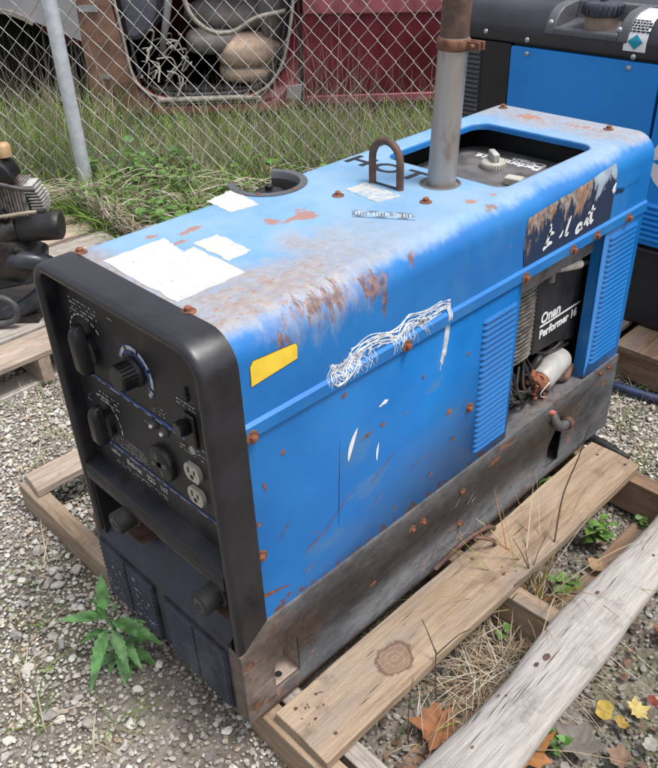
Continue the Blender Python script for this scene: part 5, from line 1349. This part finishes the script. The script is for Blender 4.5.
# twigs
def twig(label, pts, r, forks=()):
    b = MB(); P = smooth_pts(pts, 6); b.tube(P, [r*(1-.6*i/len(P)) for i in range(len(P))], 6)
    for f in forks: Q = smooth_pts(f, 4); b.tube(Q, [r*.7*(1-.6*i/len(Q)) for i in range(len(Q))], 5)
    tag(b.build('dry_stem', 'twig', None, fix=False), label, 'twig')
twig('tall dark dry stem rising beside the board under the louvers', [(.575, .66, -.115), (.56, .70, -.01), (.545, .735, .10), (.552, .76, .19), (.56, .765, .27)], .0022)
twig('thin dark stem leaning over the far end of the wide board', [(.60, 1.02, -.115), (.62, 1.06, -.03), (.66, 1.13, .06), (.72, 1.17, .14), (.76, 1.24, .2)], .0022)
twig('short forked dry stem standing by the knot of the wide board', [(.59, .29, -.115), (.575, .30, -.03), (.565, .31, .03)], .0022, ([(.567, .308, .02), (.585, .345, .055), (.60, .36, .07)], [(.567, .308, .025), (.545, .31, .06), (.535, .305, .09)]))
twig('dark forked seed stem leaning on the wide board in the middle', [(.58, .60, -.115), (.565, .61, -.02), (.553, .60, .05)], .0018, ([(.563, .607, 0), (.545, .60, .04), (.53, .585, .08)], [(.566, .61, -.01), (.56, .64, .03), (.565, .66, .07)]))
twig('pale curved straw arching from board to log', [(.545, .50, -.06), (.57, .56, .01), (.60, .64, .02), (.63, .72, .0)], .0022)
twig('thin dark stem standing by the near edge of the board', [(.60, .20, -.115), (.585, .215, -.02), (.58, .23, .045)], .0014)
b = MB(); b.tube(smooth_pts([(W+.012, .47, .015), (W+.03, .53, .055), (W+.035, .60, .05), (W+.03, .64, .02), (W+.0, .68, -.03)], 6), .005, 8); b.tube(smooth_pts([(W+.03, .56, .05), (W+.055, .60, .03), (W+.05, .62, -.01)], 5), .004, 8)
tag(b.build('rusty_rod', 'brown_steel', None), 'bent rusty rod leaning on the lower side of the worn welder', 'rod')
b = MB(); b.tube(smooth_pts([(.10, 1.44, -.11), (.20, 1.46, -.105), (.31, 1.47, -.10), (.42, 1.50, -.108)], 6), .013, 10)
tag(b.build('blue_hose', 'blue_plastic', None), 'dark blue hose on the ground in front of the rear pallet', 'hose')
b = MB(); b.tube(smooth_pts([(.34, 1.215, -.105), (.40, 1.20, -.10), (.48, 1.19, -.104)], 5), .012, 10)
tag(b.build('hose_piece', 'rubber', None), 'short dark hose piece lying on the gravel beyond the far end of the board', 'hose')
# fallen leaves
def maple(label, loc, size, col, rot, seed, mapl=True, cat='leaf', tilt=(0.,0.)):
    q = random.Random(seed); pts = []
    if mapl:
        for a, r in ((-90, .12), (-60, .45), (-40, .38), (-25, .75), (-5, .45), (8, .62), (22, .98), (36, .60), (52, .66), (66, .55), (90, 1.15), (114, .55), (128, .66), (144, .60), (158, .98), (172, .62), (185, .45), (205, .75), (220, .38), (240, .45)):
            pts.append((math.radians(a), (r*.72+.26)*q.uniform(.86, 1.1)))
    else:
        for k in range(20): a = 2*PI*k/20; pts.append((a, (.62+.38*abs(math.sin(a))**1.0)*q.uniform(.93, 1.05)))
    cu = q.uniform(.2, .5); V_ = [(0, 0, 0)]; 
    for lv_ in (.5, 1.):
        for a, r in pts:
            x, y = r*lv_*math.cos(a)*size/2, r*lv_*math.sin(a)*size/2
            V_.append((x, y, cu*(x*x+y*y)/size*1.4+q.uniform(-.03, .03)*size*lv_+.12*size*math.sin(3*a)*lv_*.3))
    n = len(pts); fs = [(0, 1+i, 1+(i+1) % n) for i in range(n)]+[(1+i, 1+n+i, 1+n+(i+1) % n, 1+(i+1) % n) for i in range(n)]
    me = bpy.data.meshes.new('fallen_leaf'); me.from_pydata(V_, [], fs); me.materials.append(M['dead_leaf'])
    at = me.attributes.new('col', 'FLOAT_COLOR', 'POINT')
    for i in range(len(V_)): k_ = q.uniform(.75, 1.2); at.data[i].color = (*[c*k_ for c in col], 1)
    for p in me.polygons: p.use_smooth = True
    o = bpy.data.objects.new('fallen_leaf', me); COL.objects.link(o); o.location = loc; o.rotation_euler = (tilt[0]+q.uniform(-.12, .12), tilt[1]+q.uniform(-.12, .12), rot)
    o['group'] = 'fallen leaves on the gravel'
    return tag(o, label, cat)
BR = (.27, .115, .055)
maple('yellow rounded leaf, left of two side by side at the lower right', (.805, .498, -.098), .042, (.42, .31, .07), .4, 1, False)
maple('pale yellow notched leaf, right of two side by side at the lower right', (.845, .538, -.097), .052, (.50, .40, .15), -.6, 2, True)
maple('small brownish yellow leaf just below the two yellow ones', (.838, .498, -.10), .028, (.36, .24, .06), 1.2, 3, False)
maple('orange-brown maple leaf tucked under the log at the bottom edge', (.752, .325, -.092), .130, (.38, .165, .06), .9, 4)
maple('dull brown maple leaf between the wide board and the log, lower end', (.618, .262, -.095), .110, (.28, .12, .055), 2.2, 5, True, tilt=(.2, -.1))
maple('large flat grey dead leaf at the bottom, left of the yellow leaves', (.806, .402, -.098), .105, (.19, .17, .155), .2, 6)
maple('grey-brown curled leaf in the bottom right corner area', (.872, .435, -.098), .06, (.22, .14, .10), 1.7, 7)
maple('red-brown leaf at the right edge below the log', (.812, .735, -.097), .08, (.20, .065, .045), .6, 8)
maple('small dull red leaf at the right edge', (.858, .575, -.097), .024, (.20, .045, .03), 1.1, 9, False)
maple('small pale grey leaf at the bottom right corner', (.895, .49, -.097), .032, (.34, .32, .29), .2, 10, False)
maple('curled reddish-brown leaf on the gravel by the far board end', (.56, 1.25, -.098), .035, (.30, .08, .05), 2.0, 11, False)
maple('narrow brown leaf leaning beside the bright green round-leaved weed', (.615, .80, -.095), .045, (.38, .24, .14), .9, 12, False)
# leaf litter
lt = MB(); 
PL = []
for i in range(330):
    x = random.uniform(.60, 1.0); y = random.uniform(.15, 1.0)
    if random.random() < .25: x = random.uniform(.44, .7)
    a = random.uniform(0, 6.3); ln = random.uniform(.008, .026)
    leaf_geo(lt, (x, y, ground_z(x, y)+random.uniform(.010, .018)), (math.cos(a), math.sin(a), random.uniform(-.1, .35)), ln, ln*random.uniform(.15, .4), random.uniform(-.2, .4), .1, random.uniform(-.3, .4), random.choice([0, 0, 1, 2]), 6)
simple('litter_brown', (.13, .075, .05), .8, var=.4, scale=60); simple('litter_grey', (.20, .18, .16), .8, var=.3, scale=60); simple('litter_dark', (.05, .035, .028), .8, var=.4, scale=60)
tag(lt.build('leaf_litter', ['litter_brown', 'litter_grey', 'litter_dark'], None, fix=False), kind='stuff')

# ------------------------------------------------------------------ chain link fence
FN = thing('chain_link_fence', 'galvanised chain link fence with a round steel post, in front of the maroon car', 'fence', (FA.x, FA.y, -.03))
b = MB(); dx, dz = .0372, .0425; zz0, zz1 = .03, 1.36; nk = int((zz1-zz0)/dz)
def bow(s_, z): return .012*math.sin(s_*2.1)+.010*math.sin(z*4+s_*1.3)
for i in range(int(-1.9/dx), int(4.6/dx)):
    pts = []
    for k in range(nk+1):
        par = (k+i) % 2; s_ = dx*(i+par)+(.0022 if par == 0 else -.0022)*-1; z = zz0+k*dz
        s_ += .004*mnoise.noise(Vector((s_*2, z*2, 0)))*2; w_ = bow(s_, z)+(.0028 if (par == 0) else -.0028)
        pts.append(FA+fe*s_+fn*w_+Vector((0, 0, z+.006*mnoise.noise(Vector((s_*1.5, z, 5))))))
    b.tube(pts, .0019, 6, 0, False)
b.build('wire_mesh', 'wire', FN, fix=False)
for s_ in (.035, 3.1, -2.6):
    b = MB(); p = FA+fe*s_-fn*.040; b.tube([p+Vector((0, 0, -.2)), p+Vector((0, 0, 1.42))], .0300, 24); b.lathe([(.032, 1.42), (.032, 1.44), (.02, 1.46), (0, 1.465)], p, seg=20); b.build('post', 'galv', FN)
b = MB(); b.tube([FA+fe*-2.6+Vector((0, 0, 1.37)), FA+fe*4.6+Vector((0, 0, 1.37))], .020, 16); b.build('top_rail', 'galv', FN)

# ------------------------------------------------------------------ wrecked car beyond the fence
CO = FA+fn*1.15
CR = thing('wrecked_car', 'stripped maroon van body with a missing door, beyond the chain link fence', 'car', (CO.x, CO.y, -.03))
def carpoly(mb, poly, w0, w1, mi=0):
    n = len(poly); f = lambda p, w: CO+fe*p[0]+fn*w+Vector((0, 0, p[1]))
    mb.add([f(p, w0) for p in poly]+[f(p, w1) for p in poly], [tuple(range(n))[::-1], tuple(range(n, 2*n))]+[(i, (i+1) % n, n+(i+1) % n, n+i) for i in range(n)], mi)
b = MB()
outer = [(-1.55, .12), (-1.58, .60), (-1.50, .86), (-.60, .98), (-.05, 1.50), (.30, 1.58), (2.9, 1.58), (3.15, 1.40), (3.2, .80), (3.2, .12), (3.1, .04), (-.2, .02)]
carpoly(b, outer, 0, 1.75); body = b.build('body', 'maroon', CR)
c = MB(); inner = [(-1.45, .14), (-1.48, .60), (-1.42, .80), (-.58, .90), (.0, 1.42), (.32, 1.50), (2.85, 1.50), (3.05, 1.38), (3.1, .80), (3.1, .14)]; carpoly(c, inner, .05, 1.70); boolean(body, c)
door = [(.022, 1.30), (-.035, .90), (.005, .45), (.020, .27), (.055, .185), (.13, .125), (.25, .098), (.60, .098), (.72, .135), (.80, .20), (.865, .32), (.925, .60), (.93, .90), (.90, 1.38), (.30, 1.44)]
c = MB(); carpoly(c, door, -.1, .2); boolean(body, c)
c = MB(); n = 30; carpoly(c, [(-.68+.385*math.cos(2*PI*k/n), .205+.385*math.sin(2*PI*k/n)) for k in range(n)], -.1, .42); boolean(body, c)
c = MB(); carpoly(c, [(2.1+.37*math.cos(2*PI*k/n), .16+.37*math.sin(2*PI*k/n)) for k in range(n)], -.1, .42); boolean(body, c)
c = MB(); carpoly(c, [(-.72, -.3), (-.215, -.3), (-.215, .400), (-.34, .408), (-.5, .3)], -.1, .35); boolean(body, c)
c = MB(); carpoly(c, [(1.05, .98), (1.08, 1.42), (1.9, 1.42), (1.9, .98)], -.1, .2); carpoly(c, [(2.0, .98), (2.0, 1.42), (2.75, 1.40), (2.95, .98)], -.1, .2); boolean(body, c)
def shell(mb, poly, w, mi=0): carpoly(mb, poly, w, w+.006, mi)
b = MB(); arcp = [(-.68+.40*math.cos(a), .205+.40*math.sin(a)) for a in np.linspace(PI*.98, .30*PI, 16)]
shell(b, [(-1.5, .35)]+arcp+[(-.215, .425), (-.20, .80), (-.6, .95), (-1.5, .84)], -.012)
b.build('fender', 'car_grey', CR)
b = MB(); a_ = arcp+[]; ls_ = []
for (d, w) in ((0, -.012), (.0, -.020), (-.022, -.018), (-.030, .0)):
    ls_.append([CO+fe*(-.68+(.40+d)*math.cos(a))+fn*w+Vector((0, 0, .205+(.40+d)*math.sin(a))) for a in np.linspace(PI*.98, .30*PI, 16)])
b.loops(ls_, False, 0, True); b.build('fender_lip', 'seal_cream', CR)
b = MB(); shell(b, [(-.215, .05), (-.22, .62), (-.035, .66), (-.005, .44), (.010, .26), (.045, .16), (.12, .09), (.10, .04)], -.008); b.build('rusty_pillar_skin', 'car_rusty', CR)
b = MB(); shell(b, [(-.20, .57), (-.20, .60), (-.10, .60), (-.10, .565)], -.018); shell(b, [(-.15, .235), (-.14, .255), (-.09, .245), (-.10, .225)], -.016); b.build('hinge_plate', 'zinc', CR)
# seal around the opening and the sill
b = MB(); P_ = [CO+fe*p[0]+fn*-.004+Vector((0, 0, p[1])) for p in door]; Ps = smooth_pts(P_[1:13], 5)
b.tube([p+fe*.0 for p in Ps], .009, 8); b.build('door_seal', 'seal_cream', CR)
b = MB(); C_ = CO+fe*.42+fn*0+Vector((0, 0, .5)); b.tube([p+(C_-p)*.06+fn*.045 for p in Ps], .010, 8); b.build('inner_seal', 'car_trim', CR)
b = MB(); carpoly(b, [(.14, .080), (.14, .112), (.72, .112), (.72, .080)], -.016, .08); b.build('door_sill', 'seal_cream', CR, bevel=.005)
b = MB(); carpoly(b, [(.16, .090), (.16, .097), (.70, .097), (.70, .090)], -.020, -.0165); b.build('sill_groove', 'car_dark', CR)
b = MB(); carpoly(b, [(.10, .030), (.13, .070), (.76, .074), (.84, .12), (.90, .2), (.90, .03)], -.014, .01); b.build('rocker_panel', 'maroon_faded', CR, bevel=.004)
# interior
b = MB(); carpoly(b, [(-1.4, .12), (-1.4, .14), (3.0, .14), (3.0, .12)], .06, 1.68); carpoly(b, [(-.25, .14), (-.25, .9), (-.21, .9), (-.21, .14)], .06, 1.68); carpoly(b, [(-.68, -.1), (-.68, .85), (-.30, .6), (-.25, .4), (-.25, -.1)], .40, .43); carpoly(b, [(-1.2, -.1), (-1.2, .7), (-.3, .7), (-.3, -.1)], .40, .42); b.build('floor_liner', 'car_dark', CR)
b = MB(); carpoly(b, [(-.02, .42), (-.02, .85), (.20, .85), (.19, .55), (.14, .44), (.06, .40)], .05, .60); b.build('dashboard', 'grey_cloth', CR, bevel=.03, seg=3)
b = MB(); b.tube([CO+fe*p[0]+fn*p[1]+Vector((0, 0, p[2])) for p in ((.27, .10, .66), (.23, .10, .50), (.19, .12, .38), (.17, .2, .30))], [.022, .020, .018, .02], 10); b.build('steering_column', 'car_grey', CR)
b = MB()
for i in range(26):
    p = CO+fe*random.uniform(.06, .30)+fn*random.uniform(.02, .2)+Vector((0, 0, random.uniform(.18, .42))); q = p+Vector([random.uniform(-.10, .10) for _ in range(3)]); b.tube(smooth_pts([p, (p+q)/2+Vector((.02, .02, .03)), q], 3), random.uniform(.003, .007), 5)
b.build('torn_wiring', 'seal_cream', CR)
seat = MB(); 
def blobby(mb, c, r, e=2.6, n=20, m=14):
    ls = []
    for j in range(m+1):
        ph = -PI/2+PI*j/m; lp_ = []
        for k in range(n):
            th = 2*PI*k/n; f = lambda v: (abs(v)**(2/e))*(1 if v > 0 else -1)
            u, w, z = f(math.cos(ph))*f(math.cos(th)), f(math.cos(ph))*f(math.sin(th)), f(math.sin(ph))
            lp_.append(CO+fe*(c[0]+r[0]*u)+fn*(c[1]+r[1]*w)+Vector((0, 0, c[2]+r[2]*z)))
        ls.append(lp_)
    mb.loops(ls, True, 0, True)
blobby(seat, (.655, .34, .305), (.205, .27, .098), 2.6); blobby(seat, (.655, .34, .200), (.190, .25, .070), 2.8)
so = seat.build('seat_cushion', 'seat_beige', CR)
b = MB(); blobby(b, (.66, .36, .236), (.19, .265, .006), 3.2); b.build('cushion_piping', 'seal_cream', so)
b = MB(); blobby(b, (.80, .36, .62), (.09, .26, .30), 3); blobby(b, (.60, .50, .47), (.34, .30, .09), 2.4); blobby(b, (.45, .36, .36), (.16, .26, .07), 3); b.build('seat_back', 'seat_grey', CR)
b = MB(); b.tube(smooth_pts([CO+fe*p[0]+fn*.04+Vector((0, 0, p[1])) for p in ((.34, .64), (.38, .52), (.48, .44), (.60, .44), (.72, .50), (.88, .53))], 5), .013, 8); b.build('seat_rail', 'seal_cream', CR)
b = MB(); shell(b, [(.96, .04), (.96, .52), (1.9, .52), (1.9, .04)], -.014); dp2 = b.build('rear_door_skin', 'maroon', CR, bevel=.003)
b = MB(); carpoly(b, [(.97, .515), (.97, .60), (1.9, .58), (1.9, .50)], -.022, -.006); b.build('body_moulding', 'maroon_faded', CR, bevel=.008); b = MB(); carpoly(b, [(.97, .060), (.97, .105), (1.9, .105), (1.9, .060)], -.026, -.013); b.build('body_moulding', 'maroon_faded', CR, bevel=.008)
b = MB(); carpoly(b, [(.935, .03), (.945, .62), (.958, .62), (.955, .03)], -.012, .03); b.build('door_gap', 'car_dark', CR)
b = MB(); carpoly(b, [(.86, .10), (.87, .16), (.95, .17), (.94, .09)], -.03, -.015); b.build('latch_bracket', 'car_grey', CR)
for s_ in (2.1,):
    b = MB(); cc = CO+fe*s_+fn*.22+Vector((0, 0, .16)); mt = frame(cc, fe, Vector((0, 0, 1)))
    b.lathe([(.19, -.10), (.30, -.10), (.32, -.07), (.32, .07), (.30, .10), (.19, .10)], (0, 0, 0), 'z', 28, M4=mt); wh = b.build('wheel', 'rubber', CR)
    b = MB(); b.lathe([(0, .04), (.06, .05), (.15, .03), (.19, .09)], (0, 0, 0), 'z', 28, M4=mt); b.build('rim', 'zinc', wh)

# ------------------------------------------------------------------ light
wd = bpy.data.worlds.new('World'); S.world = wd; wd.use_nodes = True
nt_ = wd.node_tree; bg = nt_.nodes['Background']; sky = nt_.nodes.new('ShaderNodeTexSky'); sky.sky_type = 'NISHITA'; sky.sun_disc = False
SUN_EL, SUN_AZ = math.radians(68), math.radians(20)     # azimuth measured from +X toward +Y
sky.sun_elevation = SUN_EL; sky.sun_rotation = math.radians(90)-SUN_AZ
sky.air_density = 1.0; sky.dust_density = 4.0; sky.ozone_density = .6
hs = nt_.nodes.new('ShaderNodeHueSaturation'); hs.inputs['Saturation'].default_value = .35
nt_.links.new(sky.outputs[0], hs.inputs['Color']); nt_.links.new(hs.outputs[0], bg.inputs[0]); bg.inputs[1].default_value = .13
sl = bpy.data.lights.new('sun', 'SUN'); sl.energy = 1.5; sl.angle = math.radians(14); sl.color = (1, .97, .93)
so_ = bpy.data.objects.new('sun', sl); COL.objects.link(so_)
dv = Vector((math.cos(SUN_EL)*math.cos(SUN_AZ), math.cos(SUN_EL)*math.sin(SUN_AZ), math.sin(SUN_EL)))
so_.rotation_euler = dv.to_track_quat('Z', 'Y').to_euler()
S.view_settings.view_transform = 'Standard'; S.view_settings.look = 'None'; S.view_settings.gamma = 1; S.view_settings.exposure = .80
S.render.engine = 'CYCLES'
